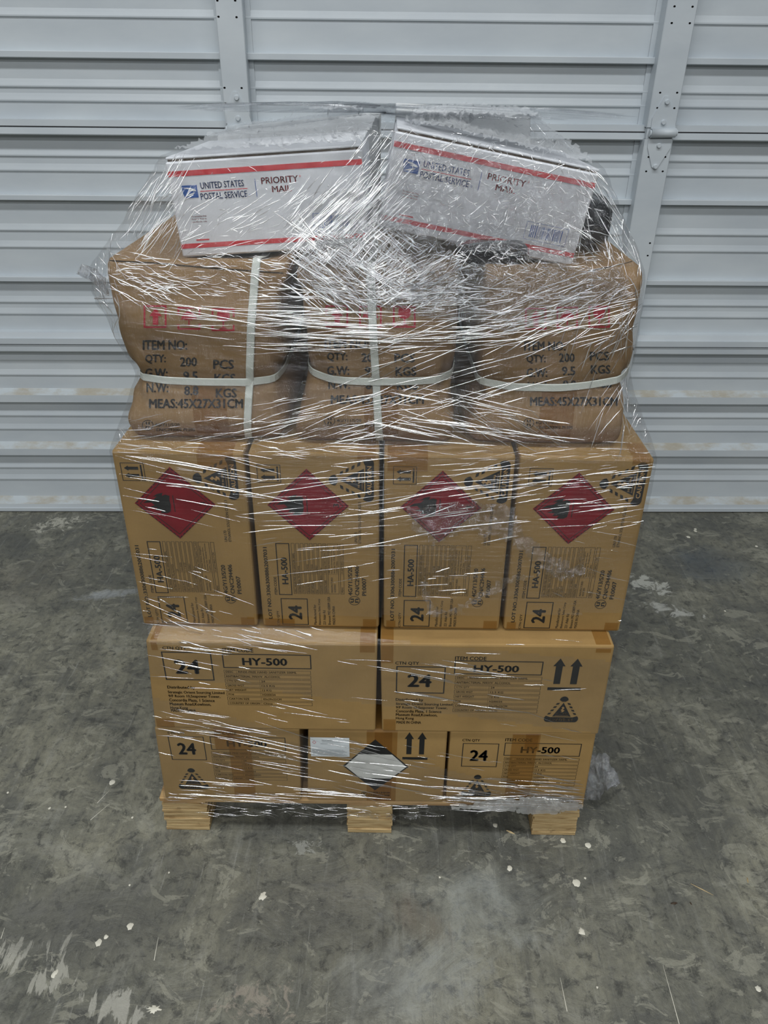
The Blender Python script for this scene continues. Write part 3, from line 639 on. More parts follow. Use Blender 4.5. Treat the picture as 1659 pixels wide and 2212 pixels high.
for k, (b0, b1, t0_, t1_) in enumerate(HAX):
    e = [0, .001, .001, -.002][k]
    r_ = carton('carton', HAL[k], ([(b0, Z3), (b1, Z3), (t1_, Z3T + e), (t0_, Z3T)], Y3), .316, 'kraft2', 'tall cartons in the third row', .005); ha.append(r_)
    if hm is None:
        fn = lambda x, z: (x - bx0, -.0005, z - Z3)
        o1, m1_ = HP.build('printing', fn, r_, 'black lettering and red flame diamond'); o2, m2_ = HP.over.build('print_line', lambda x, z: (x - bx0, -.0009, z - Z3), o1); hm = (m1_, m2_)
    else:
        o1 = link('printing', hm[0], None, r_); o1['label'] = 'black lettering and red flame diamond'; o2 = link('print_line', hm[1], None, o1)
    o1.location = (b0 + .001 - r_.location.x, -.158, 0); o1.scale = ((b1 - b0) / .2225, 1, 1)
    yf = Y3 - .0013
    # tape on the corners and across the top edge
    tape(r_, [(yf, Z3 + .004), (yf, Z3 + .022)], b1 - .030, b1 - .005); tape(r_, [(yf, Z3 + .004), (yf, Z3 + .020)], b0 + .005, b0 + (.06 if k == 1 else .022))
    if k in (0, 2): tape(r_, [(yf, Z3T - .030), (yf, Z3T - .004), (Y3 + .004, Z3T + .0015), (.09, Z3T + .0015)], t0_ + (.006 if k == 2 else .14), t0_ + (.072 if k == 2 else .20))
    else: tape(r_, [(yf, Z3T - .012), (yf, Z3T - .004), (Y3 + .004, Z3T + .0015), (.09, Z3T + .0015)], t1_ - .036, t1_ - .006)

# ------------------------------------------------------------------ bulging strapped cartons (fourth layer)
def spl(pts, z):                     # smooth interpolation of (z, value) points
    pts = sorted(pts)
    if z <= pts[0][0]: return pts[0][1]
    for (a, va), (b, vb) in zip(pts, pts[1:]):
        if z <= b: k = (z - a) / (b - a); k = k * k * (3 - 2 * k); return va + (vb - va) * k
    return pts[-1][1]
def px_edge(pts, y=.085): return [(float(hit_y(u, v, y)[2]), float(hit_y(u, v, y)[0])) for u, v in pts]
ZB, ZBT = .9145, 1.198
def bag(name, label, L, R, front, depth, ztop, seed, zw=1.02, pleat=.004):
    nz, na = 44, 108; V = []; cxm = sum(x for _, x in L) / len(L) / 2 + sum(x for _, x in R) / len(R) / 2
    for i in range(nz + 1):
        k = i / nz; z = ZB + (ztop - ZB) * k
        xl, xr, yf = spl(L, z), spl(R, z), spl(front, z); yb = yf + depth
        ins = .005 * math.exp(-(z - ZB) / .006) + .003 * math.exp(-(ztop - z) / .003)
        wz = math.exp(-((z - zw) / .022) ** 2); ins += .002 * wz
        hw, hd, cx, cy = (xr - xl) / 2 - ins, (yb - yf) / 2 - ins, (xl + xr) / 2, (yf + yb) / 2
        for j in range(na):
            a = 2 * math.pi * j / na - math.pi / 2; ca, sa = math.cos(a), math.sin(a); e = 2 / (11 + 40 * max(0, (k - .70) / .30) ** 1.5 + 6 * max(0, .25 - k) / .25 - 4 * wz)
            x = hw * math.copysign(abs(ca) ** e, ca); y = hd * math.copysign(abs(sa) ** e, sa)
            bul = .016 * max(0, 1 - (x / hw) ** 2) * max(0, -sa) * (max(0, math.sin(math.pi * k)) ** .8)
            n_ = noise.noise(Vector((x * 9 + seed, y * 9, z * 9))) * .005 + noise.noise(Vector((x * 26 + seed, y * 26, z * 30))) * .0018
            pl = pleat * math.exp(-((z - zw) / .04) ** 2) * math.sin(x * 190 + seed + 3 * noise.noise(Vector((x * 20, seed, z * 20)))) * (abs(x / hw) ** 2)
            dd = (n_ + pl) * min(1, (ztop - z) / .03 + .15)
            V.append((cx + x * (1 + dd / max(hw, .01)), cy + y * (1 + dd / max(hd, .01)) - bul, z))
    f = [(i * na + j, i * na + (j + 1) % na, (i + 1) * na + (j + 1) % na, (i + 1) * na + j) for i in range(nz) for j in range(na)]
    # sagging top and flat bottom
    for base, up in (((nz) * na, True), (0, False)):
        ring = V[base:base + na]; cx = sum(p[0] for p in ring) / na; cy = sum(p[1] for p in ring) / na; prev = base
        for s, dz in ((.93, -.001), (.7, -.010), (.4, -.015), (.12, -.016)):
            k0 = len(V); V += [(cx + (p[0] - cx) * s, cy + (p[1] - cy) * s, p[2] + (dz if up else .0)) for p in ring]
            f += [((prev + j, prev + (j + 1) % na, k0 + (j + 1) % na, k0 + j) if up else (prev + j, k0 + j, k0 + (j + 1) % na, prev + (j + 1) % na)) for j in range(na)]; prev = k0
        f.append(tuple(range(prev, prev + na)) if up else tuple(range(prev + na - 1, prev - 1, -1)))
    CONTENT.extend(V[:(nz + 1) * na:3])
    cx, cy = (spl(L, ZB) + spl(R, ZB)) / 2, spl(front, ZB) + depth / 2
    root = thing(name, label, 'box', (cx, cy, ZB), 'bulging strapped cartons in the fourth row')
    body = link('body', mesh('body', [(x - cx, y - cy, z - ZB) for x, y, z in V], f, True), 'bag', root)
    bvh = BVHTree.FromPolygons([Vector(p) for p in V], f)
    return root, bvh, (cx, (spl(front, 1.05) + depth / 2))
def ribbon(root, pts, nrm, side, wd, closed=False):
    v = []; o = root.location
    for p, n_, s_ in zip(pts, nrm, side):
        for e, h in ((-1, .0002), (-.85, .0017), (.85, .0017), (1, .0002)): v.append(Vector(p) + Vector(s_) * (wd / 2 * e) + Vector(n_) * h - o)
    n = len(pts); f = []
    for i in range(n if closed else n - 1):
        a, b = i * 4, ((i + 1) % n) * 4
        f += [(a + q, a + q + 1, b + q + 1, b + q) for q in range(3)]
    return link('strap', mesh('strap', v, f), 'strap', root)
def strap_round(root, bvh, ctr, zfun, wd=.0125):
    """taut band: the convex outline of the carton at the height of the strap"""
    pt = []
    for i in range(240):
        a = 2 * math.pi * i / 240; d = Vector((math.cos(a), math.sin(a), 0)); best = 0
        for dz in (-.007, 0, .007):
            o = Vector((ctr[0], ctr[1], zfun(a) + dz)) + d * 1.2; h = bvh.ray_cast(o, -d)
            if h[0]: best = max(best, (h[0].xy - Vector(ctr)).length)
        pt.append((best * d.x, best * d.y))
    pt = np.array(pt); ph = np.linspace(0, 2 * np.pi, 240, endpoint=False); sup = (pt @ np.array([np.cos(ph), np.sin(ph)])).max(0)
    P_, N_ = [], []
    for i in range(160):
        a = 2 * math.pi * i / 160; c_ = np.cos(a - ph); r_ = np.where(c_ > .1, sup / np.maximum(c_, .1), 9).min() + .002
        P_.append((ctr[0] + r_ * math.cos(a), ctr[1] + r_ * math.sin(a), zfun(a))); N_.append(Vector((math.cos(a), math.sin(a), 0)))
    ribbon(root, P_, N_, [(0, 0, 1)] * 160, wd, True)
def strap_over(root, bvh, xa, xb, y_back, ztop, wd=.0125):
    pts = []
    for i in range(34):
        k = i / 33; z = ZB + .003 + (ztop - ZB - .006) * k; x = xa + (xb - xa) * k
        h = bvh.ray_cast(Vector((x, -1, z)), Vector((0, 1, 0)))
        if h[0]: pts.append((h[0], Vector((0, -1, .05 + .4 * max(0, k - .93) / .07)).normalized()))
    y0 = pts[-1][0].y
    for i in range(14):
        y = y0 + .006 + (y_back - y0) * (i / 13) ** 1.4
        h = bvh.ray_cast(Vector((xb, y, 2)), Vector((0, 0, -1)))
        if h[0]: pts.append((h[0], Vector((0, -.4 * (i < 2), 1)).normalized()))
    ribbon(root, [p + n * .0022 for p, n in pts], [n for _, n in pts], [(1, 0, 0)] * len(pts), wd)
class BagSheet:
    """print read off a crop, dropped onto the curved carton front"""
    def __init__(s, ox, oy, sc, bvh, root): s.o, s.sc, s.bvh, s.root, s.P = (ox, oy), sc, bvh, root, Print()
    def bx(s, x0, y0, x1, y1): return (x0, -y1, x1, -y0)
    def done(s, label):
        Cv = Vector(CAM); last = [Vector((0, 0, 0))]
        def fn(x, z):
            d = Vector(ray(s.o[0] + x / s.sc, s.o[1] - z / s.sc)).normalized(); h = s.bvh.ray_cast(Cv, d)
            if h[0]: last[0] = h[0] - d * .0012 - Vector(s.root.location)
            return last[0]
        return s.P.build('printing', fn, s.root, label)[0]
def pict(P, kind, x0, z0, x1, z1, t):
    P.frame(x0, z0, x1, z1, t, 'stamp_red'); w_, h_ = x1 - x0, z1 - z0; X = lambda p: [(x0 + a * w_, z0 + b * h_) for a, b in p]
    if kind == 0: P.poly(X([(.4, .14), (.64, .14), (.64, .52), (.8, .52), (.52, .88), (.24, .52), (.4, .52)]), 'stamp_red')
    elif kind == 1:
        P.poly(X([(.14, .42), (.2, .62), (.36, .78), (.5, .84), (.66, .78), (.8, .62), (.86, .42), (.7, .48), (.6, .4), (.5, .48), (.38, .4), (.28, .48)]), 'stamp_red'); P.rect(x0 + .47 * w_, z0 + .14 * h_, x0 + .53 * w_, z0 + .44 * h_, 'stamp_red')
    else:
        P.poly(X([(.26, .9), (.76, .9), (.8, .62), (.7, .46), (.54, .40), (.54, .18), (.72, .10), (.3, .10), (.48, .18), (.48, .40), (.3, .46), (.22, .62)]), 'stamp_red')
def bag_print(B, dx, dy, kx, sh, q1):
    """the stencil text of the left carton, moved and scaled; sh shears the lines down to the right"""
    P = B.P
    def R(x0, y0, x1, y1): return B.bx(q1[0] + (x0 - 430) * kx + 0, q1[1] + (y0 - 462) * dy, q1[0] + (x1 - 430) * kx, q1[1] + (y1 - 462) * dy)
    for k, (x0, y0) in enumerate(((432, 462), (675, 462 + sh * .55), (920, 462 + sh))): pict(P, k, *R(x0, y0, x0 + 164, y0 + 164), 13 * kx)
    s3 = sh
    def line(items, y, h):
        for tx, x0, x1 in items:
            off = s3 * 1.75 * (x0 - 430) / 500; P.text(tx, *R(x0, y + off, x1, y + off + h), 0, 2.)
    line([('ITEM NO:', 425, 745)], 712, 72); line([('QTY:', 442, 592), ('200', 692, 815), ('PCS', 930, 1080)], 814, 68)
    line([('G.W:', 442, 605), ('9.5', 715, 820), ('KGS', 938, 1090)], 914, 68); line([('N.W:', 452, 610), ('8.8', 722, 826), ('KGS', 948, 1100)], 1018, 68)
    line([('MEAS:45X27X31CM', 470, 1145)], 1130, 68)
    a = R(420, 1285, 502, 1360); P.ring((a[0] + a[2]) / 2, (a[1] + a[3]) / 2, (a[2] - a[0]) / 2, (a[3] - a[1]) / 2, 5); P.text('u', *R(446, 1298, 476, 1318)); P.text('n', *R(446, 1328, 476, 1348))
    P.text('4G/Y11/S/20', *R(512, 1308, 690, 1332)); P.text('CN/C293002 PI:205', *R(520, 1344, 800, 1366))

e1L = px_edge([(228, 558), (236, 620), (250, 700), (268, 770), (282, 812), (280, 860), (276, 910), (285, 945)])
e1R = px_edge([(628, 585), (612, 640), (604, 700), (611, 765), (608, 805), (622, 870), (624, 915), (612, 950)])
fr = lambda d: [(.9145, .078 + d), (.95, .066 + d), (1.0, .074 + d), (1.02, .078 + d), (1.05, .073 + d), (1.12, .064 + d), (1.18, .072 + d), (1.2, .078 + d)]
b1, v1, ct1 = bag('strapped_carton', 'bulging kraft carton at the left of the fourth row, cross-tied with two white straps', e1L, e1R, fr(.004), .45, 1.205, 1., 1.021)
strap_round(b1, v1, ct1, lambda a: 1.021 + .012 * max(0, -math.cos(a)) ** 3)
strap_over(b1, v1, hit_y(536, 945, .08)[0], hit_y(553, 566, .08)[0], .36, 1.205)
B = BagSheet(180, 520, 3.318, v1, b1); bag_print(B, 0, 1, 1., 22, (430, 462)); B.done('stencilled black text and red handling marks')
e2L = px_edge([(640, 590), (652, 640), (659, 740), (665, 795), (655, 850), (646, 885), (638, 935), (646, 952)])
e2R = px_edge([(992, 585), (994, 640), (989, 720), (982, 800), (979, 850), (980, 905), (978, 950)])
b2, v2, ct2 = bag('strapped_carton', 'middle bulging kraft carton of the fourth row, cross-tied with two white straps', e2L, e2R, fr(.0), .45, 1.196, 4., 1.028)
strap_round(b2, v2, ct2, lambda a: 1.028 + .01 * max(0, -math.cos(a)) ** 3)
strap_over(b2, v2, hit_y(820, 950, .08)[0], hit_y(805, 640, .08)[0] - .003, .36, 1.196)
B = BagSheet(600, 540, 3.687, v2, b2); bag_print(B, 0, 1.07, 1.10, 4, (378, 440)); B.done('stencilled black text and red handling marks')
e3L = px_edge([(1046, 590), (1040, 640), (1034, 720), (1028, 800), (1034, 850), (1018, 890), (1003, 930), (1012, 950)])
e3R = px_edge([(1391, 556), (1384, 620), (1378, 700), (1373, 770), (1366, 805), (1358, 860), (1352, 905), (1346, 950)])
b3, v3, ct3 = bag('strapped_carton', 'bulging kraft carton at the right of the fourth row, single white strap visible', e3L, e3R, fr(.002), .45, 1.203, 9., 1.022)
strap_round(b3, v3, ct3, lambda a: 1.020 + .05 * max(0, math.cos(a)) ** 1.5)
B = BagSheet(960, 520, 3.456, v3, b3); bag_print(B, 0, 1., .97, -14, (600, 500)); B.done('stencilled black text and red handling marks')
for r_, e_L, e_R in ((b1, e1L, e1R), (b2, e2L, e2R), (b3, e3L, e3R)):      # tape seam low on each front
    bv = {id(b1): v1, id(b2): v2, id(b3): v3}[id(r_)]; cx = (spl(e_L, .95) + spl(e_R, .95)) / 2 + .01; v = []; nn = 12
    for i in range(nn + 1):
        z = ZB + .012 + .10 * i / nn
        for x in (cx - .028, cx, cx + .028):
            h = bv.ray_cast(Vector((x, -1, z)), Vector((0, 1, 0)))[0]; v.append(h - Vector((0, .0008, 0)) - r_.location)
    link('tape', mesh('tape', v, [(i * 3 + j, i * 3 + j + 1, i * 3 + j + 4, i * 3 + j + 3) for i in range(nn) for j in range(2)], True), 'tape', r_)

def seam(root, bvh, px, w_=.0011):
    v = []
    for i in range(25):
        k = i / 24 * (len(px) - 1); a = px[min(int(k), len(px) - 2)]; b = px[min(int(k), len(px) - 2) + 1]; q = k - min(int(k), len(px) - 2)
        d = Vector(ray(a[0] + (b[0] - a[0]) * q, a[1] + (b[1] - a[1]) * q)).normalized(); h = bvh.ray_cast(Vector(CAM), d)
        if h[0]: v += [h[0] - d * .0012 + Vector((0, 0, e)) - root.location for e in (-w_, w_)]
    link('lid_seam', mesh('lid_seam', v, [(2 * i, 2 * i + 2, 2 * i + 3, 2 * i + 1) for i in range(len(v) // 2 - 1)]), 'card_edge', root)
seam(b1, v1, [(236, 563), (330, 568), (470, 580), (612, 590)]); seam(b3, v3, [(1270, 586), (1340, 572), (1384, 560)])

# ------------------------------------------------------------------ postal boxes and black lumps for shadow on top
def postal(label, u, v, ang, wd, ht, dp, y, code):
    """u, v: pixel of the upper left front corner; ang: turn in the picture plane"""
    tl = hit_y(u, v, y); ca, sa = math.cos(ang), math.sin(ang)
    mid = np.array([tl[0] + ca * wd / 2 + sa * ht, tl[2] + sa * wd / 2 - ca * ht])
    root = thing('mailing_box', label, 'box', (mid[0], y + dp / 2, mid[1]), 'white mailing boxes on top', -ang)
    h = dp / 2
    link('body', bevelled('body', boxv(-wd / 2, wd / 2, -h, h, 0, ht - .006), .0025, 1), 'white_card', root)
    lid = link('lid', bevelled('lid', boxv(-wd / 2 + .001, wd / 2 - .001, -h + .003, h, ht - .0035, ht), .001, 1), 'white_card', root)
    link('lid_edge', bevelled('lid_edge', boxv(-wd / 2 + .004, wd / 2 - .004, -h + .0025, h - .01, ht - .0062, ht - .0032), 0), 'card_edge', root)
    for x in (-wd / 2, wd / 2):
        for z in (0, ht):
            for yy in (0, dp): CONTENT.append((mid[0] + ca * x - sa * z, y + yy, mid[1] + sa * x + ca * z))
    P = Print(); X = lambda a: -wd / 2 + a * wd; Zf = lambda b: b * ht
    P.rect(X(0.004), Zf(.815), X(.996), Zf(.868), 'postal_red'); P.rect(X(.004), Zf(.09), X(.996), Zf(.14), 'postal_red')
    # emblem: blue panel with the white head and wing
    ex0, ex1, ez0, ez1 = X(.062), X(.142), Zf(.60), Zf(.725)
    E_ = lambda p: [(ex0 + a * (ex1 - ex0), ez0 + b * (ez1 - ez0)) for a, b in p]
    P.poly(E_([(.12, 0), (1, 0), (1, 1), (.02, 1), (.0, .9), (.04, .35)]), 'postal_blue')
    Q = Print(); Q.poly(E_([(.04, .84), (.55, .80), (.86, .66), (.92, .5), (.55, .56), (.40, .58), (.62, .66), (.4, .70)]), 'paper'); Q.poly(E_([(.08, .10), (.5, .34), (.84, .42), (.66, .26), (.4, .16)]), 'paper')
    P.text('UNITED STATES', X(.16), Zf(.68), X(.385), Zf(.745), 0, 1., 'postal_blue'); P.rect(X(.155), Zf(.655), X(.40), Zf(.662), 'postal_red'); P.text('POSTAL SERVICE', X(.152), Zf(.575), X(.395), Zf(.64), 0, 1., 'postal_blue'); P.ring(X(.408), Zf(.592), .0014, .0014, .0005, 'postal_blue', 10)
    P.rect(X(.442), Zf(.57), X(.445), Zf(.745), 'postal_blue'); P.text('PRIORITY', X(.475), Zf(.69), X(.665), Zf(.755), 0, 1., 'postal_red'); P.text('MAIL', X(.525), Zf(.605), X(.625), Zf(.665), 0, 1., 'postal_red'); P.ring(X(.675), Zf(.745), .0014, .0014, .0005, 'postal_red', 10)
    for k, tx in enumerate(('To schedule free', 'Package Pickup,', 'scan the QR code.')): P.text(tx, X(.085), Zf(.405 - .028 * k), X(.165), Zf(.424 - .028 * k), 0, .5, 'postal_red')
    P.rect(X(.09), Zf(.165), X(.16), Zf(.18), 'postal_red')
    P.frame(X(.72), Zf(.185), X(.935), Zf(.37), .0006, 'postal_blue'); r3 = random.Random(5); x = X(.745)
    while x < X(.91): b_ = r3.choice((.0006, .001, .0016)); P.rect(x, Zf(.215), x + b_, Zf(.34), 'postal_blue'); x += b_ + r3.choice((.0006, .0011, .0018))
    o, _ = P.build('printing', lambda a, b: (a, -h - .0005, b), root, 'blue and red postal print'); Q.build('emblem_line', lambda a, b: (a, -h - .0009, b), o)
    return root
YP = .135
postal('white red-banded mailing box on the left of the top', 354, 341, math.radians(4.), .290, .141, .303, YP, 0)
postal('white red-banded mailing box on the right, tilted down to the right', 856, 273, math.radians(-10.2), .308, .141, .303, YP + .012, 1)
def lump(name, label, cat, c, r, mat, seed, n=28, e=.5, group=None):
    v = []; m_ = n // 2
    for i in range(m_ + 1):
        ph = -math.pi / 2 + math.pi * i / m_
        for j in range(n):
            th = 2 * math.pi * j / n; g = lambda q: math.copysign(abs(q) ** e, q)
            p = Vector((g(math.cos(ph)) * g(math.cos(th)), g(math.cos(ph)) * g(math.sin(th)), g(math.sin(ph))))
            k = 1 + .09 * noise.noise(p * 2.2 + Vector((seed, 0, 0))) + .05 * noise.noise(p * 6 + Vector((0, seed, 0)))
            v.append((p.x * r[0] * k, p.y * r[1] * k, (p.z * k + 1) * r[2]))
    f = [(i * n + j, i * n + (j + 1) % n, (i + 1) * n + (j + 1) % n, (i + 1) * n + j) for i in range(m_) for j in range(n)]
    o = link(name, mesh(name, v, f, True), mat); o.location = c; tag(o, label, cat, group)
    CONTENT.extend([(p[0] + c[0], p[1] + c[1], p[2] + c[2]) for p in v[::7]]); return o
lump('shade_blob', 'black shadow-filling parcel wedged under the middle of the right mailing box', 'blob', (.180, .125, 1.196), (.055, .030, .017), 'shade_black', 3.)  # black lump put in for the shaded gap under the box
lump('shade_blob', 'black, mostly shadow-filling parcel squeezed against the right end of the right mailing box', 'blob', (.362, .31, 1.204), (.024, .10, .036), 'shade_black', 8.)  # black lump standing mostly for the shadow beside the box
# pale cartons whose tops show as grey shapes under the film behind the mailing boxes
carton('pale_carton', 'pale grey carton under cloudy film behind the left mailing box', ([(-.30, 1.19), (.0, 1.19), (.0, 1.376), (-.30, 1.346)], .48), .28, 'grey_card', 'pale cartons behind the mailing boxes')
carton('pale_carton', 'pale grey carton under cloudy film behind the right mailing box', ([(.03, 1.19), (.30, 1.19), (.28, 1.382), (.03, 1.392)], .50), .28, 'grey_card', 'pale cartons behind the mailing boxes')
# rows further back that carry the stack
HG = 'plain kraft cartons in the rows behind the front ones'
HLB = 'plain kraft carton hidden behind the front row of the stack'
for x0, x1 in ((-.44, -.15), (-.14, .15), (.16, .45)): carton('back_carton', HLB, ([(x0, Z1), (x1, Z1), (x1, Z1T - .003), (x0, Z1T - .003)], .435), .43, 'kraft', HG)
for yy in (.29, .585):
    for x0, x1 in ((-.43, .005), (.018, .448)): carton('back_carton', HLB, ([(x0, Z2), (x1, Z2), (x1, Z2T), (x0, Z2T)], yy), .285, 'kraft', HG)
for b0, b1_, _, _ in HAX: carton('back_carton', HLB, ([(b0, Z3), (b1_, Z3), (b1_, Z3T), (b0, Z3T)], .36), .44, 'kraft2', HG)
for x0, x1 in ((-.40, -.13), (-.12, .135), (.145, .40)): carton('back_carton', HLB, ([(x0, ZB), (x1, ZB), (x1, 1.185), (x0, 1.185)], .545), .31, 'bag', HG)

# ------------------------------------------------------------------ floor marks and litter
def splat(u, v, rpx, col='cream', seed=0, el=1., rag=.18, n=14):
    c = hit_z(u, v); e = hit_z(u + rpx, v); r = float(np.linalg.norm(e - c)); rr = random.Random(seed)
    ring = []
    for i in range(n):
        a = 2 * math.pi * i / n; k = r * (1 + rr.uniform(-rag, rag)); ring.append((math.cos(a) * k, math.sin(a) * k * 1.15 * el))
    vv = [(x, y, .0002) for x, y in ring] + [(x * .75, y * .75, .0012) for x, y in ring]
    o = link('paint_spot', mesh('paint_spot', vv, [(i, (i + 1) % n, n + (i + 1) % n, n + i) for i in range(n)] + [tuple(range(n, 2 * n))], True), col, floor); o.location = (c[0], c[1], 0); return o
for k, (u, v, r) in enumerate([(242, 1690, 6), (281, 2001, 7), (229, 2024, 4.5), (213, 2036, 7), (1271, 1826, 6.5), (1101, 1876, 5.5), (1245, 1907, 8), (1216, 1816, 6), (1638, 2136, 6), (1487, 1160, 4), (1502, 1147, 3.4), (1502, 1143, 3), (1634, 1180, 3), (107, 1746, 3), (286, 1766, 2.5), (142, 1743, 2.2), (280, 1912, 2.4), (365, 1885, 2), (17, 1712, 2.5), (1566, 1320, 2.2), (1264, 1897, 2.4), (1070, 1783, 5), (950, 1895, 2.2), (1290, 2133, 2.4)]): splat(u, v, r, 'cream', k)
splat(333, 2180, 13, 'cream', 77, .5, .5, 22); splat(567, 1936, 8, 'cream', 78, 1, .35); splat(1257, 2012, 7, 'cream', 79, 1, .35); splat(119, 2103, 6, 'cream', 80, 1, .5)
def scratch(u0, v0, u1, v1):
    a, b = hit_z(u0, v0), hit_z(u1, v1); d = (b - a) / np.linalg.norm(b - a); n_ = np.array([-d[1], d[0], 0]) * .0007
    link('scratch', mesh('scratch', [a - n_ + (0, 0, .0004), b - n_ * .3 + (0, 0, .0004), b + n_ * .3 + (0, 0, .0004), a + n_ + (0, 0, .0004)], [(0, 1, 2, 3)]), 'cream', floor)
for q in ((1467, 2212, 1432, 2085), (1225, 2185, 1210, 2112), (195, 1772, 238, 1735), (210, 1735, 236, 1708), (333, 2075, 342, 2025), (2, 2028, 10, 2004)): scratch(*q)
def stick(u0, v0, u1, v1, wpx, label, name='wood_splinter', mat='splinter', cat='splinter'):
    a, b = hit_z(u0, v0), hit_z(u1, v1); d = b - a; L = float(np.linalg.norm(d)); w_ = wpx / 1050 / 2
    vv = [(-L / 2, -w_ * .4, 0), (L / 2, -w_ * .2, 0), (L / 2, w_ * .2, 0), (-L / 2, w_ * .5, 0), (-L / 2, -w_ * .2, w_), (0, -w_, 0), (0, w_, 0), (0, 0, w_ * 1.6), (L / 2, 0, w_ * .5)]
    f = [(0, 5, 7, 4), (5, 1, 8, 7), (1, 2, 8), (2, 6, 7, 8), (6, 3, 4, 7), (3, 0, 4), (0, 3, 6, 5), (5, 6, 2, 1)]
    o = link(name, mesh(name, vv, f), mat); m = (a + b) / 2; o.location = (m[0], m[1], .0003); o.rotation_euler = (0, 0, math.atan2(d[1], d[0])); return tag(o, label, cat)
stick(1094, 1794, 1112, 1802, 5, 'short pale wood splinter on the floor left of the right pallet block')
stick(1492, 1909, 1541, 1934, 2.2, 'long thin straw-like splinter lying on the floor at the far right')
stick(1614, 1896, 1616, 1908, 3.5, 'tiny pale chip of wood near the right edge of the floor')
stick(1449, 1952, 1463, 1951, 6, 'stubby dark rusty bolt lying on the floor at the right', 'rusty_bolt', 'rust', 'bolt')
stick(1490, 1949, 1495, 1955, 3, 'tiny dark screw beside the stubby rusty bolt', 'small_screw', 'rust', 'screw')

# ------------------------------------------------------------------ stretch wrap
pts = np.array([tuple(p) for p in CONTENT], float)
DZ = .006; ZL = np.arange(.052, 1.46, DZ); NPH = 240; PH = np.linspace(0, 2 * np.pi, NPH, endpoint=False)
CX, CY = .012, .45
prj = (pts[:, 0, None] - CX) * np.cos(PH) + (pts[:, 1, None] - CY) * np.sin(PH)
H = np.full((len(ZL), NPH), -9.)
# every carton edge runs straight between its corners: sample support heights by filling between the lowest and highest point of each layer
LAY = [(.07, .3205), (.3205, .5485), (.5485, .9142), (.9142, 1.21), (1.17, 1.5)]
zi = np.round((pts[:, 2] - ZL[0]) / DZ).astype(int).clip(0, len(ZL) - 1)
for k in range(len(pts)): H[zi[k]] = np.maximum(H[zi[k]], prj[k])
def majorant(lo, hi):                # film pulled tight between the levels lo and hi (upper concave envelope for each direction)
    a, b = np.searchsorted(ZL, lo), min(np.searchsorted(ZL, hi), len(ZL) - 1)
    for j in range(NPH):
        col = H[a:b + 1, j]; hull = []
        for i in range(len(col)):
            if col[i] < -5: continue
            while len(hull) >= 2:
                (i0, h0), (i1, h1) = hull[-2], hull[-1]
                if (h1 - h0) * (i - i0) <= (col[i] - h0) * (i1 - i0): hull.pop()
                else: break
            hull.append((i, col[i]))
        if len(hull) > 1:
            xi, hi_ = zip(*hull); n0, n1 = xi[0], xi[-1]; H[a + n0:a + n1 + 1, j] = np.interp(np.arange(n0, n1 + 1), xi, hi_)
majorant(.08, .33); majorant(.318, .556); majorant(.548, .917); majorant(.905, 1.025); majorant(1.018, 1.215); majorant(1.185, 1.45)
top = max(i for i in range(len(ZL)) if H[i].max() > -5)
k0_ = min(i for i in range(len(ZL)) if H[i].max() > -5); H[:k0_] = H[k0_]
for i in range(k0_, top + 1):
    if H[i].max() < -5: H[i] = H[i - 1]
ZL = ZL[:top + 1]; H = H[:top + 1]
for _ in range(2):                   # the film bridges steps smoothly, never inside the load
    S_ = H.copy(); S_[1:-1] = (H[:-2] + H[2:]) / 2; H = np.maximum(H, S_)
# radial distance of the film; denser columns at the front
NTH = 420; w1 = np.linspace(-math.pi, math.pi, NTH, endpoint=False); TH = -math.pi / 2 + w1 + .62 * np.sin(w1) * -1
den = np.cos(TH[:, None] - PH[None, :])
RR = np.empty((len(ZL), NTH))
for i in range(len(ZL)):
    q = np.where(den > .12, H[i][None, :] / np.maximum(den, .12), 9.); RR[i] = q.min(1)
RR += .0045
# loose pouches at the left shoulder and the right waist, and fine unevenness
dirx, diry = np.cos(TH), np.sin(TH)
FX = CX + RR * dirx; FY = CY + RR * diry
for i, z in enumerate(ZL):
    for j in range(NTH):
        x, y = FX[i, j], FY[i, j]; n_ = noise.noise(Vector((x * 7, y * 7, z * 16))) + .5 * noise.noise(Vector((x * 25, y * 25, z * 60)))
        k = 0.
        if z > .9:
            if x < -.30: k += .026 * math.exp(-((z - 1.18) / .075) ** 2) * min(1, (-.30 - x) / .1) * (1 + .6 * n_)
            if x > .30: k += .003 * math.exp(-((z - 1.0) / .10) ** 2) * (1 + n_)
        k += (.0016 + .003 * (z > .93) + .006 * (z > 1.22)) * abs(n_)
        FX[i, j] += dirx[j] * k; FY[i, j] += diry[j] * k
FV = [(FX[i, j], FY[i, j], ZL[i]) for i in range(len(ZL)) for j in range(NTH)]
nL = len(ZL); FF = [(i * NTH + j, i * NTH + (j + 1) % NTH, (i + 1) * NTH + (j + 1) % NTH, (i + 1) * NTH + j) for i in range(nL - 1) for j in range(NTH)]
CAPV = []; prev = (nL - 1) * NTH; ccx, ccy = FX[-1].mean(), FY[-1].mean()
for s_, dz in ((.85, .003), (.6, .005), (.3, .004), (.05, .003)):
    k0 = len(FV)
    FV += [(ccx + (FX[-1, j] - ccx) * s_, ccy + (FY[-1, j] - ccy) * s_, ZL[-1] + dz + .005 * noise.noise(Vector((FX[-1, j] * 9, FY[-1, j] * 9, s_ * 7)))) for j in range(NTH)]
    FF += [(prev + j, prev + (j + 1) % NTH, k0 + (j + 1) % NTH, k0 + j) for j in range(NTH)]; prev = k0
FBVH = BVHTree.FromPolygons([Vector(p) for p in FV], FF)
wrap = thing('stretch_wrap', 'clear stretch film wound around the whole loaded pallet, wrinkled and shiny', 'plastic wrap', (0, 0, 0))
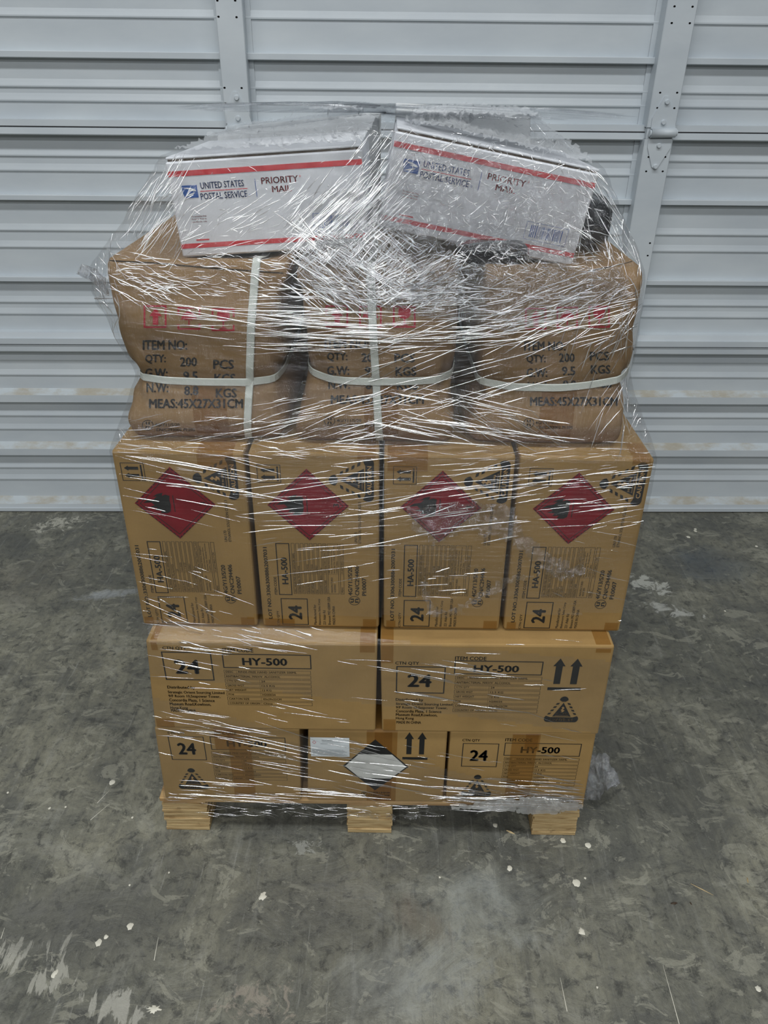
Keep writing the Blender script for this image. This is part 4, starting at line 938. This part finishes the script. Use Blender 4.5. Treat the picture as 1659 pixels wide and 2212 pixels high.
def film_part(name, keep, mat):
    fs = [f for f in FF if keep(sum(FV[i][0] for i in f) / 4, sum(FV[i][1] for i in f) / 4, sum(FV[i][2] for i in f) / 4)]
    used = sorted({i for f in fs for i in f}); mp = {i: k for k, i in enumerate(used)}
    return link(name, mesh(name, [FV[i] for i in used], [tuple(mp[i] for i in f) for f in fs], True), mat, wrap)
film_part('film_hood', lambda x, y, z: z > .905, 'film_high')
film_part('film_band', lambda x, y, z: .60 + .05 * x < z <= .905, 'film_low')
film_part('film_band', lambda x, y, z: .40 - .16 * x < z <= .56 - .10 * x and z < .585, 'film_low')
film_part('film_band', lambda x, y, z: .093 + .012 * noise.noise(Vector((x * 9, y * 9, 0))) < z <= .285 - .33 * (x + .05), 'film_low')

# creases: narrow raised folds of film lying on the wrap
Cv = Vector(CAM)
def on_film(u, v):
    h = FBVH.ray_cast(Cv, Vector(ray(u, v)).normalized()); return (h[0], h[1]) if h[0] else None
class Creases:
    def __init__(s): s.v, s.f, s.mi = [], [], []
    def line(s, px, w0, hk=.7, lift=.0006):
        P_ = [q for q in (on_film(*p) for p in px) if q]
        if len(P_) < 3: return
        n = len(P_); k0 = len(s.v)
        for i, (p, nm) in enumerate(P_):
            if nm.dot(p - Vector((CX, CY, p.z))) < 0: nm = -nm
            t_ = (P_[min(i + 1, n - 1)][0] - P_[max(i - 1, 0)][0])
            if t_.length < 1e-6: t_ = Vector((1, 0, 0))
            t_.normalize(); b_ = nm.cross(t_).normalized(); e = math.sin(math.pi * (i + .15) / (n - .7)) ** .6 if 0 < i < n - 1 else .12
            w_ = w0 * e; p = p + nm * lift
            for a, h in ((-1, 0), (-.6, .62), (0, 1), (.6, .62), (1, 0)): s.v.append(p + b_ * (w_ * a) + nm * (w_ * hk * h))
        for i in range(n - 1):
            a, b = k0 + i * 5, k0 + (i + 1) * 5; s.f += [(a + q, a + q + 1, b + q + 1, b + q) for q in range(4)]; s.mi += [s.m] * 4
    def family(s, box, ang, jit, count, ln, wd, curve=.0, seed=0, seg=6):
        """box in photo pixels; ang in degrees (down to the right is positive) or a function of (u, v)"""
        r_ = random.Random(seed)
        for _ in range(count):
            u, v = r_.uniform(box[0], box[2]), r_.uniform(box[1], box[3]); a = ang(u, v) if callable(ang) else ang
            a = math.radians(a + r_.gauss(0, jit)); L_ = math.exp(r_.uniform(math.log(ln[0]), math.log(ln[1]))); c_ = r_.gauss(0, curve)
            px = []
            for i in range(seg + 1):
                k = i / seg - .5; aa = a + c_ * k * 2; px.append((u + math.cos(aa) * L_ * k + r_.gauss(0, .25), v + math.sin(aa) * L_ * k + r_.gauss(0, .25)))
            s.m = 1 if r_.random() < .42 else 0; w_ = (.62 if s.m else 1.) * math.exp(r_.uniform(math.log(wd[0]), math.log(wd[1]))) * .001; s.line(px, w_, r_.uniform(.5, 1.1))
    def build(s, name):
        if s.f:
            me = mesh(name, s.v, s.f, True); me.materials.append(M['crease']); me.materials.append(M['crease_milky_glint']); me.polygons.foreach_set('material_index', s.mi)
            o = link(name, me, None, wrap); o['kind'] = 'stuff'; return o
W_ = (.5, 1.3); W2 = (.9, 2.2)
def sl(a, b): return lambda u, v: a + (b - a) * (u - 245) / 1170
C1 = Creases()       # lower rows
C1.family((340, 1570, 1240, 1730), 11, 3, 39, (25, 160), W_, 0, 1); C1.family((340, 1572, 560, 1600), 9, 2, 9, (40, 130), W2, 0, 2)
C1.family((540, 1600, 820, 1665), 13, 1.5, 16, (60, 260), W2, 0, 3); C1.family((400, 1690, 760, 1725), 3, 2, 15, (50, 220), W2, 0, 4)
C1.family((660, 1635, 980, 1725), 9, 2, 16, (50, 200), W2, 0, 5); C1.family((960, 1680, 1250, 1735), 5, 4, 39, (40, 180), W2, 0, 6)
C1.family((330, 1375, 820, 1570), 9, 3, 22, (25, 140), W_, 0, 7); C1.family((340, 1385, 640, 1440), 8, 2, 10, (50, 170), W2, 0, 8)
C1.family((820, 1430, 1120, 1530), 9, 3, 16, (40, 190), W2, 0, 9); C1.family((830, 1380, 1300, 1570), 8, 6, 14, (20, 110), W_, 0, 10)
C1.family((390, 1355, 700, 1392), 14, 7, 16, (20, 90), W2, 0, 11); C1.family((330, 1540, 620, 1580), 9, 3, 14, (20, 120), W_, 0, 12)
C1.build('film_creases')
W_ = (.4, 1.0); W2 = (.7, 1.7)
C2 = Creases()       # tall cartons
C2.family((260, 985, 560, 1120), 10, 3, 30, (30, 220), W_, 0, 21); C2.family((300, 990, 560, 1110), 9, 2, 6, (100, 280), W2, 0, 22)
C2.family((540, 985, 830, 1190), -4, 4, 35, (30, 200), W_, 0, 23); C2.family((560, 1030, 840, 1180), -7, 2, 7, (80, 260), W2, 0, 24)
C2.family((830, 985, 1120, 1120), -8, 4, 26, (30, 180), W_, 0, 25); C2.family((820, 1050, 1130, 1170), -9, 2, 9, (80, 260), W2, 0, 26)
C2.family((1000, 985, 1400, 1060), -5, 3, 48, (25, 170), W_, 0, 27); C2.family((1110, 1030, 1395, 1140), -9, 4, 35, (30, 160), W_, 0, 28); C2.family((1060, 1000, 1330, 1110), -6, 2, 8, (60, 200), W2, 0, 29)
C2.family((290, 1180, 560, 1350), 12, 6, 19, (20, 150), W_, 0, 30); C2.family((330, 1290, 470, 1350), 28, 9, 11, (25, 120), W2, 0, 31)
C2.family((560, 1150, 830, 1260), -8, 3, 12, (25, 180), W_, 0, 32); C2.family((840, 1230, 1080, 1300), -6, 8, 11, (20, 110), W2, 0, 33); C2.family((1200, 1080, 1390, 1350), 12, 7, 15, (15, 100), W_, 0, 34)
C2.family((250, 955, 1410, 985), 3, 6, 48, (20, 140), W_, 0, 35); C2.family((560, 965, 760, 985), 4, 4, 8, (20, 100), W2, 0, 36)
C2.build('film_creases')
W_ = (.5, 1.2); W2 = (.9, 2.0)
C3 = Creases()       # strapped cartons
C3.family((560, 620, 1080, 760), 0, 3, 118, (30, 240), W_, 0, 41); C3.family((380, 660, 760, 760), 4, 4, 42, (60, 260), W_, 0, 42)
C3.family((600, 690, 830, 740), 2, 2, 15, (80, 260), W2, 0, 43); C3.family((800, 700, 1150, 900), -16, 6, 62, (40, 240), W_, 0, 44)
C3.family((1080, 600, 1390, 760), -24, 8, 84, (25, 170), W_, 0, 45); C3.family((960, 640, 1380, 720), -8, 5, 49, (40, 220), W_, 0, 46); C3.family((1200, 640, 1390, 940), -62, 9, 42, (30, 170), W_, 0, 47)
C3.family((860, 840, 1120, 960), 12, 4, 28, (50, 240), W_, 0, 48); C3.family((840, 900, 1200, 960), 7, 3, 15, (80, 260), W2, 0, 49); C3.family((580, 850, 840, 950), -12, 6, 42, (30, 200), W_, 0, 50)
C3.family((260, 600, 460, 680), 24, 14, 42, (15, 90), W_, .2, 51); C3.family((250, 900, 640, 960), -8, 8, 35, (25, 160), W_, 0, 52); C3.family((960, 880, 1200, 960), 35, 6, 21, (40, 160), W_, 0, 53)
C3.family((205, 520, 260, 930), 75, 14, 56, (20, 120), W_, .1, 54); C3.family((1340, 560, 1415, 960), 80, 14, 49, (20, 130), W_, .1, 55)
C3.build('film_creases')
C4 = Creases()       # hood over the mailing boxes
C4.family((640, 490, 900, 660), 38, 10, 260, (20, 130), W_, .1, 61); C4.family((820, 540, 1010, 660), -36, 14, 200, (12, 60), W_, .08, 62)
C4.family((620, 400, 860, 570), -44, 8, 220, (20, 120), W_, .05, 63); C4.family((760, 290, 880, 430), -52, 8, 60, (25, 110), W_, .05, 77); C4.family((680, 420, 840, 560), -44, 4, 110, (50, 190), W2, .0, 64); C4.family((650, 500, 870, 640), 38, 6, 70, (40, 130), W2, .03, 75); C4.family((800, 560, 960, 650), -30, 10, 50, (25, 90), W2, .05, 76)
C4.family((860, 290, 1280, 560), 20, 55, 520, (6, 26), W_, .12, 65, 3); C4.family((820, 300, 1240, 540), -35, 20, 80, (14, 60), W_, .08, 66)
C4.family((400, 420, 660, 540), -28, 8, 50, (15, 90), W_, .1, 67); C4.family((360, 330, 820, 520), -20, 45, 60, (6, 28), W_, .1, 68, 3)
C4.family((250, 545, 640, 640), 8, 12, 170, (10, 70), W_, .2, 69); C4.family((280, 340, 400, 540), -58, 8, 80, (30, 140), W_, .1, 70)
C4.family((880, 540, 1340, 650), 10, 35, 320, (8, 40), W_, .12, 71, 3); C4.family((1250, 380, 1390, 560), 58, 14, 80, (25, 130), W_, .1, 72)
C4.family((420, 230, 1150, 320), 0, 30, 60, (10, 50), W_, .15, 73); C4.family((640, 600, 1000, 650), 0, 12, 90, (20, 120), W_, .1, 74)
C4.build('film_creases')

# creases on the flanks and the back of the wrap, along its own surface
C6 = Creases(); r6 = random.Random(91)
def grid_pt(i, j):
    i = min(max(i, 0), len(ZL) - 2); a = int(i); k = i - a; j = int(j) % NTH
    return Vector((FX[a, j] * (1 - k) + FX[a + 1, j] * k, FY[a, j] * (1 - k) + FY[a + 1, j] * k, ZL[a] + k * DZ)), Vector((dirx[j], diry[j], 0))
_on = on_film
for _ in range(620):
    i0, j0 = r6.uniform(8, len(ZL) - 6), r6.randrange(NTH)
    if FY[int(i0), j0] < .16: continue
    sl_ = r6.gauss(0, .5) + (.5 if ZL[int(i0)] > 1.0 else .15); n_ = r6.randint(4, 16)
    path = [grid_pt(i0 + sl_ * k, j0 + k) for k in range(n_)]
    on_film = lambda a, b: path[a]
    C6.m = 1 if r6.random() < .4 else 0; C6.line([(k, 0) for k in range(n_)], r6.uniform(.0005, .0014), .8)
on_film = _on
C6.build('film_creases')

# crumpled film: faceted sheets lying on the wrap
def crumple(name, poly, step, amp, seed, lift=.003, holes=0., mat='film_crumple'):
    r_ = random.Random(seed); us = [p[0] for p in poly]; vs = [p[1] for p in poly]
    def inside(u, v):
        c_ = False; n = len(poly)
        for i in range(n):
            (x0, y0), (x1, y1) = poly[i], poly[i - 1]
            if (y0 > v) != (y1 > v) and u < (x1 - x0) * (v - y0) / (y1 - y0) + x0: c_ = not c_
        return c_
    nu, nv = int((max(us) - min(us)) / step) + 2, int((max(vs) - min(vs)) / step) + 2; idx = {}; V = []; F_ = []
    for j in range(nv):
        for i in range(nu):
            u, v = min(us) + (i + r_.uniform(-.42, .42)) * step, min(vs) + (j + r_.uniform(-.42, .42)) * step
            if not inside(u, v): continue
            h = on_film(u, v)
            if not h: continue
            p, nm = h
            if nm.dot(Cv - p) < 0: nm = -nm
            idx[i, j] = len(V); V.append(p + nm * (lift + r_.uniform(-amp, amp) + amp * noise.noise(Vector((u / 40, v / 40, seed)))))
    for j in range(nv - 1):
        for i in range(nu - 1):
            q = [idx.get((i, j)), idx.get((i, j + 1)), idx.get((i + 1, j + 1)), idx.get((i + 1, j))]
            if None in q or r_.random() < holes: continue
            F_ += [(q[0], q[1], q[2]), (q[0], q[2], q[3])] if r_.random() < .5 else [(q[0], q[1], q[3]), (q[1], q[2], q[3])]
    return link(name, mesh(name, V, F_, mat in ('film_rope', 'film_cloudy')), mat, wrap)
crumple('cloudy_film', [(365, 333), (412, 288), (470, 268), (590, 242), (770, 226), (815, 262), (790, 306), (600, 318)], 5, .0022, 11, .004, 0., 'film_cloudy')
crumple('cloudy_film', [(862, 266), (900, 236), (1000, 222), (1118, 220), (1180, 262), (1250, 312), (1288, 360), (1130, 324), (1000, 290)], 5, .0022, 12, .004, 0., 'film_cloudy')
crumple('crumpled_film', [(850, 285), (1285, 385), (1240, 590), (800, 500)], 9, .0026, 1)
crumple('crumpled_film', [(640, 560), (800, 400), (880, 470), (1000, 560), (1000, 650), (760, 680), (640, 620)], 8, .0026, 2)
crumple('crumpled_film', [(880, 560), (1340, 570), (1380, 640), (1100, 720), (880, 680)], 9, .0024, 3)
crumple('torn_film_tail', [(870, 1090), (1020, 1075), (1120, 1090), (1130, 1140), (1190, 1190), (1290, 1230), (1200, 1260), (1110, 1180), (1010, 1150), (940, 1180), (890, 1150)], 9, .0035, 4, .005)
crumple('torn_film_tail', [(900, 1250), (925, 1230), (935, 1300), (975, 1310), (1080, 1245), (1200, 1225), (1100, 1265), (980, 1330), (920, 1330)], 7, .003, 5, .005)
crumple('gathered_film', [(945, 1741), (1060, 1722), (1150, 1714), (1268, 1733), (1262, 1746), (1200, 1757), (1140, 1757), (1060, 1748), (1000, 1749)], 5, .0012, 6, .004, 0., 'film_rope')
crumple('gathered_film', [(435, 1733), (480, 1740), (560, 1743), (640, 1742), (700, 1748), (820, 1752), (900, 1748), (955, 1737), (950, 1748), (905, 1766), (850, 1771), (760, 1762), (640, 1752), (540, 1754), (470, 1748)], 7, .003, 7, .005)
C5 = Creases()
C5.family((980, 1722, 1255, 1752), 2, 4, 70, (30, 150), W2, .05, 81); C5.family((1100, 1690, 1260, 1735), 7, 3, 30, (40, 150), W_, 0, 82); C5.family((450, 1738, 930, 1765), 2, 6, 60, (15, 90), W_, .2, 83); C5.family((350, 1712, 640, 1735), 4, 4, 30, (20, 110), W_, .1, 84)
C5.build('film_creases')
def wad(name, pts_px, y, seed, r, n=18):
    """loose crumpled pouch of film"""
    r_ = random.Random(seed); c = [hit_y(u, v, y) for u, v in pts_px]; ctr = sum(c) / len(c); V = []; m_ = len(c)
    for k, (s_, dy) in enumerate(((.25, -r), (.6, -r * .8), (.9, -r * .35), (1., 0), (.9, r * .35), (.5, r * .8), (.2, r))):
        for i in range(m_ * 4):
            a, b = c[i // 4], c[(i // 4 + 1) % m_]; p = a + (b - a) * (i % 4) / 4; p = ctr + (p - ctr) * s_ * (1 + r_.uniform(-.13, .13)); p = p + np.array([0, dy + r_.uniform(-.35, .35) * r, 0]); V.append(p)
    N = m_ * 4; F_ = []
    for k in range(6):
        for i in range(N):
            a, b, c_, d = k * N + i, k * N + (i + 1) % N, (k + 1) * N + (i + 1) % N, (k + 1) * N + i
            F_ += [(a, b, c_), (a, c_, d)]
    return link(name, mesh(name, V, F_), 'film_wad', wrap)
wad('loose_film_tail', [(1246, 1652), (1290, 1628), (1315, 1640), (1330, 1668), (1338, 1682), (1310, 1695), (1285, 1718), (1244, 1714)], .10, 3, .03)
wad('loose_film_tail', [(166, 590), (178, 572), (205, 580), (225, 600), (235, 640), (200, 605)], .12, 4, .012)
